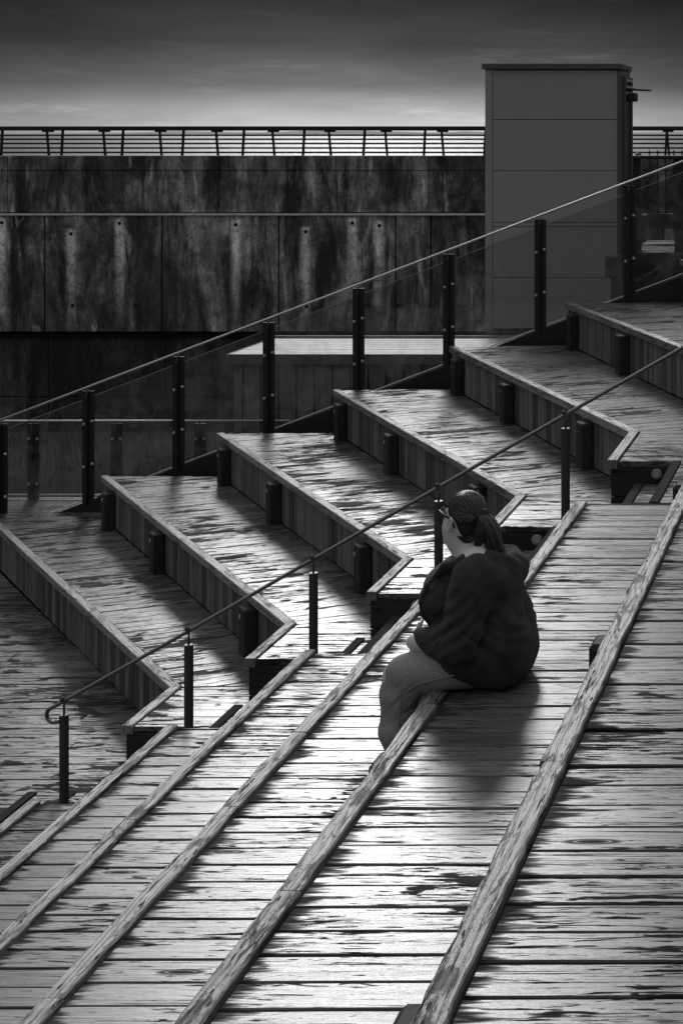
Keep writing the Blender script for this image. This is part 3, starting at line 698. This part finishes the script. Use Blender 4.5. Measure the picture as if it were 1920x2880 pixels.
# ------------------------------------------------------------------ the seated woman (signed distance fields meshed with surface nets)
class SDF:
    """local frame: s forward, l to her left, h up; origin on the boards under her hips"""
    def __init__(q, lo, hi, h):
        q.lo = np.array(lo, float); q.h = h; q.n = np.ceil((np.array(hi) - q.lo) / h).astype(int) + 1
        q.ax = [q.lo[i] + np.arange(q.n[i]) * h for i in range(3)]
        q.f = np.full(q.n, 1.0, np.float32)
    def _win(q, lo, hi):
        a = np.clip(np.floor((np.array(lo) - q.lo) / q.h).astype(int), 0, q.n); b = np.clip(np.ceil((np.array(hi) - q.lo) / q.h).astype(int) + 1, 0, q.n)
        sl = tuple(slice(a[i], b[i]) for i in range(3))
        X = np.meshgrid(*[q.ax[i][a[i]:b[i]] for i in range(3)], indexing='ij'); return sl, X
    def _un(q, sl, d, k):
        f = q.f[sl]
        if k <= 0: q.f[sl] = np.minimum(f, d); return
        h = np.clip(.5 + .5 * (f - d) / k, 0, 1); q.f[sl] = f * (1 - h) + d * h - k * h * (1 - h)
    def cone(q, a, b, ra, rb, k=.03):
        a = np.array(a, float); b = np.array(b, float); m = max(ra, rb) + max(k, 0) * 1.5 + .03
        sl, X = q._win(np.minimum(a, b) - m, np.maximum(a, b) + m); ab = b - a
        if X[0].size == 0: return q
        t = np.clip(sum((X[i] - a[i]) * ab[i] for i in range(3)) / max(ab @ ab, 1e-9), 0, 1)
        d = np.sqrt(sum((X[i] - a[i] - t * ab[i]) ** 2 for i in range(3))) - (ra + (rb - ra) * t); q._un(sl, d.astype(np.float32), k); return q
    def ell(q, c, r, k=.03, rot=None, op='u'):
        c = np.array(c, float); r = np.array(r, float); m = r.max() + max(k, 0) * 1.5 + .03
        sl, X = q._win(c - m, c + m)
        if X[0].size == 0: return q
        P = [X[i] - c[i] for i in range(3)]
        if rot is not None: P = [sum(rot[j][i] * P[j] for j in range(3)) for i in range(3)]       # rot: columns are the ellipsoid's axes
        k0 = np.sqrt(sum((P[i] / r[i]) ** 2 for i in range(3))); k1 = np.sqrt(sum((P[i] / r[i] ** 2) ** 2 for i in range(3))) + 1e-9
        d = (k0 * (k0 - 1) / k1).astype(np.float32)
        if op == 'u': q._un(sl, d, k)
        else:
            f = q.f[sl]; h = np.clip(.5 - .5 * (f + d) / k, 0, 1); q.f[sl] = f * (1 - h) - d * h + k * h * (1 - h)
        return q
    def chain(q, pts, rs, k=.02):
        for i in range(len(pts) - 1): q.cone(pts[i], pts[i + 1], rs[i], rs[i + 1], k)
        return q
    def grid(q): return np.meshgrid(*q.ax, indexing='ij', sparse=True)
    def cut(q, g, k=.004):                 # keep g < 0
        g = np.broadcast_to(g, q.f.shape).astype(np.float32); h = np.clip(.5 - .5 * (g - q.f) / k, 0, 1)
        q.f = g * (1 - h) + q.f * h + k * h * (1 - h); return q
    def mesh(q):
        f = q.f; ins = f < 0; n = f.shape
        acc = np.zeros((n[0] - 1, n[1] - 1, n[2] - 1, 3), np.float32); cnt = np.zeros(acc.shape[:3], np.float32)
        for ax in range(3):
            o = [a for a in range(3) if a != ax]
            for d1 in (0, 1):
                for d2 in (0, 1):
                    st = [0, 0, 0]; st[o[0]] = d1; st[o[1]] = d2; en = list(st); en[ax] = 1
                    A = f[tuple(slice(st[i], st[i] + n[i] - 1) for i in range(3))]; B = f[tuple(slice(en[i], en[i] + n[i] - 1) for i in range(3))]
                    m = (A < 0) != (B < 0); t = np.where(m, A / np.where(m, A - B, 1), 0)
                    for i in range(3): acc[..., i] += np.where(m, st[i] + (t if i == ax else 0), 0)
                    cnt += m
        act = cnt > 0; idx = np.full(act.shape, -1, np.int64); idx[act] = np.arange(act.sum())
        base = np.stack(np.nonzero(act), 1); V = (base + acc[act] / cnt[act][:, None]) * q.h + q.lo
        F = []
        for ax in range(3):
            o = [a for a in range(3) if a != ax]
            A = ins[tuple(slice(0, n[i] - 1) if i == ax else slice(1, n[i] - 1) for i in range(3))]
            B = ins[tuple(slice(1, n[i]) if i == ax else slice(1, n[i] - 1) for i in range(3))]
            for sgn in (0, 1):
                loc = np.stack(np.nonzero((A & ~B) if sgn == 0 else (~A & B)), 1)
                if not len(loc): continue
                loc[:, o[0]] += 1; loc[:, o[1]] += 1
                def I(a, b_):
                    p = loc.copy(); p[:, o[0]] -= a; p[:, o[1]] -= b_; return idx[p[:, 0], p[:, 1], p[:, 2]]
                quad = np.stack([I(1, 1), I(0, 1), I(0, 0), I(1, 0)], 1)
                flip = (sgn == 1) != (ax == 1)
                F.append(quad[:, ::-1] if flip else quad)
        return V, np.concatenate(F)

PX, PYY, PZ = -1.502, 6.9, Z(5) + .012       # under her hips; she faces -X, her left side is towards the camera (-Y)
def W(p): return (PX - p[0], PYY - p[1], PZ + p[2])
woman = empty('person', (PX, PYY, PZ), 'seated woman with ponytail, glasses, dark hooded jacket and jeans, seen from behind', 'person')
def wobj(name, V, F, mat, parent=None, smooth=True):
    V = np.stack([-V[:, 0], -V[:, 1], V[:, 2]], 1)
    me = pydata(name, V.tolist(), F if isinstance(F, list) else F.tolist()); return link(name, me, mat, parent or woman, (PX, PYY, PZ), 0, smooth)
def fold(X, seed, sc, amp):
    r_ = np.random.RandomState(seed); o = 0
    for i in range(7):
        d = r_.normal(size=3) * sc; ph = r_.uniform(0, 6.28); d2 = r_.normal(size=3) * 9; p2 = r_.uniform(0, 6.28)
        o = o + np.sin(X[0] * d[0] + X[1] * d[1] + X[2] * d[2] + ph + 1.1 * np.sin(X[0] * d2[0] + X[1] * d2[1] + X[2] * d2[2] + p2))
    return o * amp / 3

def cr(x): return (1 - np.abs(np.sin(x))) ** 2.5                     # a sharp crease
# head frame: turned to her right and tipped a little down
HS = .88                                             # head size
def hs(*r): return tuple(HS * x for x in r)
HC = np.array((.122, 0.0, .652)); ya = R(-38); pa = R(8)
hf = np.array((math.cos(ya) * math.cos(pa), math.sin(ya) * math.cos(pa), math.sin(pa))); hl = np.array((-math.sin(ya), math.cos(ya), 0)); hu = np.cross(hf, hl)
def H(a, b, c): return HC + (hf * a + hl * b + hu * c) * HS
HR = [[hf[i], hl[i], hu[i]] for i in range(3)]

LS, RS = (.045, .195, .435), (.055, -.175, .375)                     # shoulders
LE, RE = (.085, .265, .215), (.11, -.255, .215)                      # elbows
LW, RW = (.305, .10, .165), (.19, -.10, .165)                       # wrists
LK, RK = (.352, .145, .035), (.335, -.13, .012)                       # knees
LA, RA = (.318, .15, -.37), (.30, -.14, -.37)                        # ankles

# ---- body: one continuous figure
b_ = SDF((-.24, -.36, -.47), (.70, .38, .82), .0055)
b_.ell(H(-.012, 0, .03), hs(.096, .076, .088), .02, HR).ell(H(.028, 0, -.035), hs(.066, .060, .075), .03, HR).ell(H(.062, 0, -.092), hs(.026, .03, .022), .035, HR)
for sg in (-1, 1):
    b_.ell(H(.047, .042 * sg, -.052), hs(.038, .032, .040), .025, HR)
    b_.ell(H(.083, .031 * sg, .004), hs(.012, .017, .011), .012, HR, 's')
    b_.ell(H(.070, .031 * sg, .003), hs(.0135, .0135, .0135), .004, HR)
    b_.cone(H(.085, .012 * sg, .021), H(.078, .048 * sg, .018), .008, .006, .012)
b_.cone(H(.088, 0, .008), H(.112, 0, -.033), .009, .0135, .012)
for sg in (-1, 1): b_.ell(H(.098, .012 * sg, -.038), hs(.011, .008, .008), .008, HR)
b_.ell(H(.090, 0, -.063), hs(.010, .022, .006), .008, HR).ell(H(.087, 0, -.075), hs(.010, .019, .006), .008, HR)
b_.ell(H(.035, 0, -.118), hs(.05, .045, .03), .035, HR)
b_.cone((.06, 0, .49), H(-.012, 0, -.06), .074, .060, .05).cone((.11, 0, .50), H(.03, 0, -.10), .055, .050, .04)
for sg in (-1, 1):
    e0 = H(-.006, .081 * sg, -.018)
    b_.ell(e0, hs(.021, .013, .034), .005, [[hf[i] * .95 + hu[i] * -.3, hl[i], hu[i] * .95 + hf[i] * .3] for i in range(3)])
    b_.ell(H(-.002, .096 * sg, -.013), hs(.012, .010, .019), .004, HR, 's').ell(H(-.002, .086 * sg, -.044), hs(.010, .008, .010), .006, HR)
b_.cone((.05, .12, .49), (.06, -.11, .42), .07, .06, .05).ell((.03, 0, .38), (.09, .17, .12), .04).ell((.04, 0, .25), (.12, .17, .15), .04).ell((0, 0, .11), (.10, .16, .09), .04)
for s_, e_, w_ in ((LS, LE, LW), (RS, RE, RW)): b_.cone(s_, e_, .068, .055, .03).cone(e_, w_, .05, .03, .02)
for sg, k_, a_ in ((1, LK, LA), (-1, RK, RA)):
    b_.cone((0, .11 * sg, .10), k_, .10, .062, .04).cone(k_, (k_[0] - .0, k_[1], -.15), .060, .054, .03).cone((k_[0], k_[1], -.15), a_, .054, .036, .03)
    b_.cone(a_, (a_[0] + .02, a_[1], -.41), .036, .034, .02).cone((a_[0] - .02, a_[1], -.415), (a_[0] + .10, a_[1] + .03 * sg, -.42), .03, .024, .02)
def hand(wr, dirv, side, curl):
    wr = np.array(wr, float); d = np.array(dirv, float); d /= np.linalg.norm(d); sv = np.array(side, float); sv -= d * (sv @ d); sv /= np.linalg.norm(sv); nv = np.cross(d, sv)
    if nv[2] > 0: nv = -nv                                           # palm side down
    for t in (-.024, -.008, .008, .024): b_.cone(wr, wr + d * .085 + sv * t, .021, .0135, .012)
    for t, ln in zip((-.027, -.009, .009, .026), (.062, .074, .078, .068)):
        p = wr + d * .085 + sv * t; a = 0
        for j, (q_, r_) in enumerate(((.45, .0092), (.32, .0084), (.23, .0075))):
            a += curl * (.6 + .3 * j); e2 = p + (d * math.cos(a) + nv * math.sin(a)) * ln * q_; b_.cone(p, e2, r_, r_ - .0006, .003); p = e2
    p = wr + d * .028 + sv * .026; e2 = p + (d * .55 + sv * .75) * .042; e3 = e2 + (d * .85 + sv * .25 + nv * .2) * .034
    b_.cone(wr + d * .015 + sv * .01, p, .017, .014, .01).cone(p, e2, .0125, .0105, .004).cone(e2, e3, .0105, .0085, .002)
hand(LW, (-.35, -1, -.02), (.15, 0, 1), .45)
hand(RW, (.15, 1, .0), (.2, 0, 1), .3)
V, F = b_.mesh()
er = MB()                                                            # rims of the ears, joined into the same mesh
for sg in (-1, 1):
    rim = []
    for q in np.linspace(R(-35), R(250), 16):
        x_ = .017 * math.cos(q); y_ = .031 * math.sin(q); rim.append(H(-.008 - x_ * .95 - y_ * .25, (.092 + .005 * math.cos(q)) * sg, -.016 + y_))
    er.tube([tuple(a) for a in rim], [.003] + [.0046] * 14 + [.003], 7)
    er.tube([tuple(H(-.010 + .006 * math.sin(t * 3), .089 * sg, -.002 - .03 * t)) for t in np.linspace(0, 1, 6)], [.0025, .0035, .0038, .0035, .003, .002], 6)
    er.ball(tuple(H(-.001, .088 * sg, -.046)), .0078, 8, 6)
_k = len(V); V = np.concatenate([V, np.array([tuple(q) for q in er.v])]); F = F.tolist() + [[i + _k for i in f] for f in er.f]
b2 = NB('skin'); n1 = b2.noise(b2.co.outputs['Object'], 60, 4, .6); b2.bump(n1, .12, .002); b2.p.inputs['Subsurface Weight'].default_value = .08
M['skin'] = b2.fin(b2.math('MULTIPLY_ADD', n1, .10, .76), .42, .5)
wobj('body', V, F, M['skin'])

# ---- jacket
j = SDF((-.30, -.40, -.05), (.42, .40, .62), .0058)
j.ell((-.012, 0, .125), (.163, .245, .150), .04).ell((.09, 0, .20), (.165, .21, .155), .06).ell((.034, 0, .31), (.150, .215, .14), .05)
for sg in (-1, 1): j.ell((.176, .08 * sg, .332), (.115, .11, .095), .05)
j.ell((.0, 0, .39), (.118, .205, .115), .05).cone((.03, .15, .455), (.03, -.14, .40), .085, .085, .06)
j.ell((-.045, .10, .19), (.100, .13, .15), .05).ell((-.045, -.10, .19), (.095, .12, .14), .05).ell((-.035, .08, .06), (.125, .14, .085), .04).ell((-.035, -.08, .06), (.125, .14, .085), .04)
j.ell((.075, .10, .115), (.16, .15, .11), .05).ell((.075, -.10, .115), (.16, .14, .11), .05)
j.cone(LS, LE, .088, .078, .03).cone(RS, RE, .092, .078, .03)
j.cone(LE, tuple(np.array(LW) * 1.13 - np.array(LE) * .13), .074, .053, .022).cone(RE, RW, .072, .052, .022)
X = j.grid()
s_, l_, h_ = X
arm = np.exp(-(((s_ - .10) / .12) ** 2 + ((l_ - .27) / .10) ** 2 + ((h_ - .27) / .16) ** 2))
rip = np.sin((h_ * 1.0 + s_ * .75) * 105 + 2.2 * np.sin(l_ * 22 + s_ * 14)) * arm * .0072
side = np.exp(-(((h_ - .245) / .085) ** 2)) * np.clip((.08 - s_) / .1, 0, 1)
rip2 = np.sin(h_ * 95 - 38 * s_ + 2.4 * np.sin(l_ * 15 + 1) + 1.6 * np.sin(s_ * 31 + h_ * 20)) * side * .0032
pull = np.sin(h_ * 46 - s_ * 40 + 1.4 * np.sin(l_ * 17 + s_ * 9)) * .0022
elb = np.exp(-(((s_ - .12) / .09) ** 2 + ((l_ - .28) / .10) ** 2 + ((h_ - .235) / .10) ** 2))
cz = cr((h_ * .8 + s_ * 1.0) * 44 + 1.3 * np.sin(l_ * 19 + h_ * 9)) * elb * .011
cz = cz + cr((h_ * 1.0 - s_ * .55) * 30 + 1.1 * np.sin(l_ * 11 + s_ * 7)) * np.exp(-(((h_ - .25) / .10) ** 2 + ((s_ + .02) / .12) ** 2)) * .0075
cz = cz + cr((s_ * .9 + h_ * .5) * 36 + 1.5 * np.sin(l_ * 13)) * np.exp(-(((h_ - .40) / .07) ** 2 + ((s_ - .10) / .08) ** 2 + ((l_ - .2) / .1) ** 2)) * .008
j.f = j.f + (cz + rip + rip2 + pull + fold(X, 3, 17, .0032)).astype(np.float32)
hem = .012 + np.clip((s_ - .055), 0, 1) * .88 + .01 * np.sin(l_ * 24)
j.cut(hem - h_ + 0 * l_)
# neck opening, wide and slid off the nape
j.ell((.070, .005, .562), (.140, .135, .118), .012, None, 's')
V, F = j.mesh()
def cloth(name, lo, hi, sc, rough=.95):
    b = NB(name); o = b.co.outputs['Object']; n1 = b.noise(o, sc, 3, .6); n2 = b.noise(o, 14, 4, .6)
    b.bump(b.math('ADD', n1, n2), .35, .004); b.p.inputs['Sheen Weight'].default_value = .12; b.p.inputs['Sheen Roughness'].default_value = .5
    return b.fin(b.math('MULTIPLY_ADD', b.math('MULTIPLY', n1, n2), (hi - lo) * 2, lo), rough, .15)
M['jacket'] = cloth('dark_fleece', .018, .09, 420)
jk = wobj('jacket', V, F, M['jacket'])
# hood slumped round the neck
hd = SDF((-.30, -.34, .36), (.30, .34, .62), .0055)
ring = [(.215, .085, .435), (.165, .135, .480), (.09, .155, .510), (.0, .135, .512), (-.045, .07, .492), (-.062, -.02, .478), (-.05, -.11, .470), (.0, -.15, .470), (.09, -.145, .462), (.17, -.11, .445), (.215, -.06, .42)]
hd.chain(ring, [.013, .02, .024, .026, .028, .028, .03, .03, .026, .02, .013], .012)
hd.chain([(-.02, .13, .475), (-.058, .05, .445), (-.068, -.04, .43), (-.045, -.14, .43)], [.035, .045, .05, .04], .04).ell((-.058, -.03, .405), (.05, .13, .055), .05)
hd.f = hd.f + fold(hd.grid(), 9, 34, .0045).astype(np.float32)
hd.ell((.02, -.01, .545), (.105, .115, .06), .015, None, 's')
V, F = hd.mesh(); wobj('hood', V, F, M['jacket'], jk)
# front zip edge lying over the bust
zb_ = SDF((.05, -.05, .2), (.42, .26, .56), .005)
zb_.chain([(.20, .105, .455), (.24, .150, .405), (.262, .155, .345), (.262, .135, .29), (.235, .12, .245)], [.010, .009, .009, .009, .008], .01)
V, F = zb_.mesh(); wobj('jacket_edge', V, F, M['jacket'], jk)
# pale top under the jacket
tp_ = SDF((-.05, -.2, .3), (.36, .2, .60), .006)
tp_.ell((.19, 0, .36), (.10, .13, .10), .05).ell((.10, 0, .46), (.10, .13, .05), .05)
V, F = tp_.mesh(); M['top'] = cloth('grey_knit', .10, .18, 300); wobj('undershirt', V, F, M['top'])

# ---- jeans
p = SDF((-.24, -.30, -.44), (.54, .32, .26), .0058)
p.ell((.0, 0, .105), (.145, .215, .105), .04)
for sg, k_, a_ in ((1, LK, LA), (-1, RK, RA)):
    p.cone((.0, .115 * sg, .105), (k_[0] - .03, k_[1], k_[2] + .008), .115, .083, .03).cone((k_[0] - .03, k_[1], k_[2] + .008), (k_[0] - .005, k_[1], -.02), .083, .078, .02)
    p.cone((k_[0] - .005, k_[1], -.03), (k_[0] + .005, k_[1], -.18), .074, .070, .03).cone((k_[0] + .005, k_[1], -.18), (a_[0], a_[1], -.36), .070, .055, .03)
X = p.grid(); s_, l_, h_ = X
kn = np.exp(-(((s_ - .32) / .07) ** 2 + ((h_ + .02) / .06) ** 2))
hipf = np.exp(-(((s_ - .17) / .08) ** 2 + ((h_ - .11) / .09) ** 2))
kbk = np.exp(-(((s_ - .30) / .06) ** 2 + ((h_ + .03) / .07) ** 2))
cz = cr((s_ * .8 + h_ * 1.0) * 46 + 1.3 * np.sin(l_ * 21)) * kbk * .009 + cr((s_ * 1.0 - h_ * .5) * 40 + 1.2 * np.sin(l_ * 18 + 1)) * hipf * .006 + cr(h_ * 34 + 1.6 * np.sin(l_ * 20 + s_ * 25)) * np.clip((-.06 - h_) / .1, 0, 1) * .0035
p.f = p.f + (cz + np.sin(s_ * 150 + h_ * 120 + 1.5 * np.sin(l_ * 25)) * kn * .0016 + fold(X, 5, 22, .0011)).astype(np.float32)
p.cut(-h_ - .375 + 0 * s_ + 0 * l_); p.cut(-(h_ - .001) - 10 * np.clip(s_ - .16, 0, .1) + 0 * l_, .002)
V, F = p.mesh()
bj = NB('denim'); o = bj.co.outputs['Object']; nf = bj.noise(bj.mapv(o, (1, 1, 1)), 190, 4, .75); nb = bj.noise(o, 7, 4, .6)
bj.bump(nf, .3, .002); M['denim'] = bj.fin(bj.math('MULTIPLY', bj.ramp(nf, (.30, .25), (.68, .56)), bj.math('MULTIPLY_ADD', nb, 1.0, .45)), .85, .2)
jn = wobj('jeans', V, F, M['denim'])
# outer seam with stitching
seam = [(.03, .232, .10), (.10, .238, .078), (.18, .236, .058), (.25, .232, .040), (.29, .228, .014), (.325, .226, -.03), (.33, .224, -.10), (.335, .220, -.2), (.325, .212, -.32)]
mb = MB().tube([(-a, -l - .002, c) for a, l, c in seam], .0032, 6); M['seam'] = plain('pale_stitching', .34, .8)
link('seam', pydata('seam', mb.v, mb.f), M['seam'], jn, (PX, PYY, PZ), 0, True)
# shoes
for sg, a_ in ((1, LA), (-1, RA)):
    sh = SDF((a_[0] - .12, a_[1] - .1, -.46), (a_[0] + .26, a_[1] + .1, -.30), .005)
    sh.cone((a_[0] - .03, a_[1], -.405), (a_[0] + .05, a_[1], -.408), .044, .044, .02).cone((a_[0] + .05, a_[1], -.41), (a_[0] + .105, a_[1] + .03 * sg, -.415), .044, .034, .02).cone((a_[0] - .02, a_[1], -.37), (a_[0] - .01, a_[1], -.39), .045, .046, .02)
    sh.cut(-.449 - sh.grid()[2] + 0 * sh.grid()[0] + 0 * sh.grid()[1], .003); V, F = sh.mesh(); wobj('shoe', V, F, M['jacket'])

# ---- hair: a smooth cap, then strands combed back to the tie, then the tail
hr_ = SDF(tuple(HC - .16), tuple(HC + .16), .0042)
hr_.ell(H(-.014, 0, .033), hs(.102, .082, .093), .02, HR).ell(H(-.055, 0, -.03), hs(.055, .066, .062), .03, HR)
X = hr_.grid(); P_ = [X[i] - HC[i] for i in range(3)]
a_ = sum(P_[i] * hf[i] for i in range(3)); c_ = sum(P_[i] * hu[i] for i in range(3)); l2 = sum(P_[i] * hl[i] for i in range(3))
hair_front = np.interp(c_, [-.11, -.085, -.045, -.018, .004, .02, .045, .07, .10, .13], [-.06, -.052, -.036, -.022, .012, .036, .056, .060, .045, .03])
hr_.cut(a_ - hair_front, .010)
hr_.cut(-(c_ + .098), .01)
V, F = hr_.mesh()
bh = NB('dark_hair'); nh = bh.noise(bh.mapv(bh.co.outputs['Object'], (30, 160, 160)), 1, 4, .6); bh.bump(nh, .3, .003)
M['hair'] = bh.fin(bh.math('MULTIPLY_ADD', nh, .06, .006), .6, .15)
hair = wobj('hair', V, F, M['hair'])
tie = H(-.108, .010, .048)
rs_ = random.Random(21); ms = MB()
def strand(pts, r0):
    n = len(pts); ms.tube([tuple(p) for p in pts], [r0 * (1 - .6 * i / (n - 1)) for i in range(n)], 3, False)
def capsurf(a, l, c, off=.0):
    d = np.array((a, l, c)); d = d / np.linalg.norm(d); r = np.array((.102, .082, .093)) ; t = 1 / math.sqrt(((d / r) ** 2).sum()); q = d * (t + off); return H(q[0] - .014, q[1], q[2] + .033)
def hairmat(n, c): 
    M[n] = plain(n, c, .42, 0, .45); return M[n]
HM = [hairmat('hair_deep', .02), hairmat('hair_mid', .10), hairmat('hair_light', .30)]
def put(sets, parent):
    for q_, m_ in zip(sets, HM): link('hair_strands', pydata('hair_strands', q_.v, q_.f), m_, parent, (PX, PYY, PZ), 0, True)
def pick(): return rs_.choices((0, 1, 2), (5, 4, 2))[0]
sets = [MB(), MB(), MB()]
for i in range(1500):
    sg = 1 if rs_.random() < .58 else -1; th = rs_.uniform(0, 1)
    # from the hairline (crown, temple, behind the ear, nape) combed back to the tie
    hl_ = ((.060, .004, .078), (.057, .040, .062), (.040, .066, .030), (.010, .080, .004), (-.022, .080, -.018), (-.040, .068, -.050), (-.056, .048, -.085))
    t_ = th * 5.999; i0 = int(t_); st_ = np.array(hl_[i0]) * (1 - t_ + i0) + np.array(hl_[i0 + 1]) * (t_ - i0); st_[1] *= sg
    en_ = np.array((-.100, .010 + .012 * sg * th, .0)); pts = []; lift = .08 * (1 - th) ** 1.2; out = .065 * min(1, th * 1.6) * (1 - .5 * th); jit = rs_.uniform(-.008, .008)
    for k_ in range(11):
        t = k_ / 10; d = st_ * (1 - t) + en_ * t; w_ = math.sin(math.pi * t); d = d + np.array((0, sg * out * w_ + jit * w_, lift * w_ + jit * w_))
        pts.append(capsurf(d[0], d[1], d[2], .0006 + .0030 * rs_.random() * w_))
    ms = sets[pick()]; strand([(-q[0], -q[1], q[2]) for q in pts], rs_.uniform(.0007, .0014))
put(sets, hair)
pt = SDF(tuple(HC - np.array((.30, .17, .24))), tuple(HC + np.array((.02, .17, .12))), .0048)
T = tie - HC
tail = [tie, tie + (-.022, .004, .0), tie + (-.042, .008, -.035), tie + (-.054, .010, -.08), tie + (-.064, .0, -.13), tie + (-.084, -.012, -.18), tie + (-.098, -.020, -.225)]
pt.chain(tail, [.013, .019, .026, .027, .021, .013, .004], .012).chain([tie + (-.018, .012, -.02), tie + (-.022, .024, -.07), tie + (-.004, .036, -.115)], [.018, .026, .016], .02)
V, F = pt.mesh(); pony = wobj('ponytail', V, F, M['hair'], hair)
sets = [MB(), MB(), MB()]
for i in range(420):
    ph = rs_.uniform(0, 6.28); rr = rs_.uniform(.98, 1.28); w1 = rs_.uniform(-.012, .012); w2 = rs_.uniform(-.012, .014); endf = rs_.uniform(.75, 1.12); pts = []
    rads = [.014, .021, .029, .031, .026, .019, .012]
    for k_ in range(12):
        t = min(k_ / 11 * endf, 1.1) * 6; i0 = min(int(t), 5); fr = t - i0; c = tail[i0] * (1 - fr) + tail[min(i0 + 1, 6)] * fr; r_ = rads[i0] * (1 - fr) + rads[i0 + 1] * fr
        a = ph + .12 * t; pts.append(c + np.array((math.cos(a) * r_ * rr, math.sin(a) * r_ * rr, 0)) + np.array((w1, w2, 0)) * (t / 6) ** 2)
    ms = sets[rs_.choices((0, 1, 2), (3, 4, 3))[0]]; strand([(-q[0], -q[1], q[2]) for q in pts], rs_.uniform(.0008, .0018))
for i in range(130):                                                   # the lower lock swept from nape to tie
    u_ = rs_.random(); pts = []
    s0 = H(-.036 - .034 * u_, .067 - .022 * u_ - .004 * rs_.random(), -.066 - .030 * u_ - .006 * rs_.random()); mid = tie + (.0 - .03 * u_, .045, -.10); 
    for k_ in range(9):
        t = k_ / 8; q = s0 * (1 - t) ** 2 + 2 * t * (1 - t) * mid + t * t * (tie + np.array((-.02 * u_, .012, -.005))); pts.append(q + np.array((0, .006 * rs_.random(), 0)))
    ms = sets[pick()]; strand([(-q[0], -q[1], q[2]) for q in pts], rs_.uniform(.0010, .0020))
for i in range(46):                                                   # loose hairs lifting off the crown and tail
    if i < 26: d = np.array((rs_.uniform(-.09, .05), rs_.uniform(-.03, .07), rs_.uniform(.05, .09))); q = capsurf(*d, .001); e_ = hf * rs_.uniform(-.05, -.01) + hu * rs_.uniform(-.004, .014) + hl * rs_.uniform(-.01, .012); pts = [q + e_ * t + hu * .007 * math.sin(math.pi * t) for t in np.linspace(0, 1, 7)]
    else:
        q = tie + np.array((rs_.uniform(-.06, -.03), rs_.uniform(-.03, .02), rs_.uniform(-.16, -.03))); e_ = np.array((rs_.uniform(-.035, -.008), rs_.uniform(-.02, .02), rs_.uniform(-.06, -.025))); pts = [q + e_ * t + np.array((-.010 * math.sin(math.pi * t), 0, 0)) for t in np.linspace(0, 1, 7)]
    ms = sets[1]; strand([(-a[0], -a[1], a[2]) for a in pts], .0007)
put(sets, pony)
mb = MB().tube([(-q[0], -q[1], q[2]) for q in (tie + (.004, 0, 0), tie + (-.012, 0, 0))], .021, 14); link('hair_tie', pydata('hair_tie', mb.v, mb.f), M['jacket'], hair, (PX, PYY, PZ), 0, True)
# ---- glasses
mb = MB(); fr = []
def hp_(a, l, c): q = H(a, l, c); return (-q[0], -q[1], q[2])
for sg in (-1, 1):
    mb.tube([hp_(.106, .066 * sg, .012), hp_(.06, .080 * sg, .010), hp_(.0, .086 * sg, .008), hp_(-.022, .086 * sg, -.006), hp_(-.034, .083 * sg, -.03)], [.0055, .0052, .0046, .0042, .0036], 6)
    loop = [hp_(.110 - .006 * abs(math.cos(q)) , sg * (.036 + .029 * math.cos(q)), .0 + .020 * math.sin(q)) for q in np.linspace(0, 2 * math.pi, 21)]
    mb.tube(loop, .0034, 6, False)
mb.tube([hp_(.112, -.009, .004), hp_(.116, 0, .008), hp_(.112, .009, .004)], .0028, 6)
M['frame'] = plain('black_glasses_frame', .012, .5)
gl = link('glasses', pydata('glasses', mb.v, mb.f), M['frame'], woman, (PX, PYY, PZ), 0, True)
for sg in (-1, 1):
    n = 18; vs = [hp_(.108, sg * (.036 + .028 * math.cos(q)), .019 * math.sin(q)) for q in np.linspace(0, 2 * math.pi, n, endpoint=False)] + [hp_(.1065, sg * (.036 + .028 * math.cos(q)), .019 * math.sin(q)) for q in np.linspace(0, 2 * math.pi, n, endpoint=False)]
    link('lens', pydata('lens', vs, [tuple(range(n)), tuple(range(2 * n - 1, n - 1, -1))] + [(i, (i + 1) % n, n + (i + 1) % n, n + i) for i in range(n)]), M['glass'], gl, (PX, PYY, PZ))
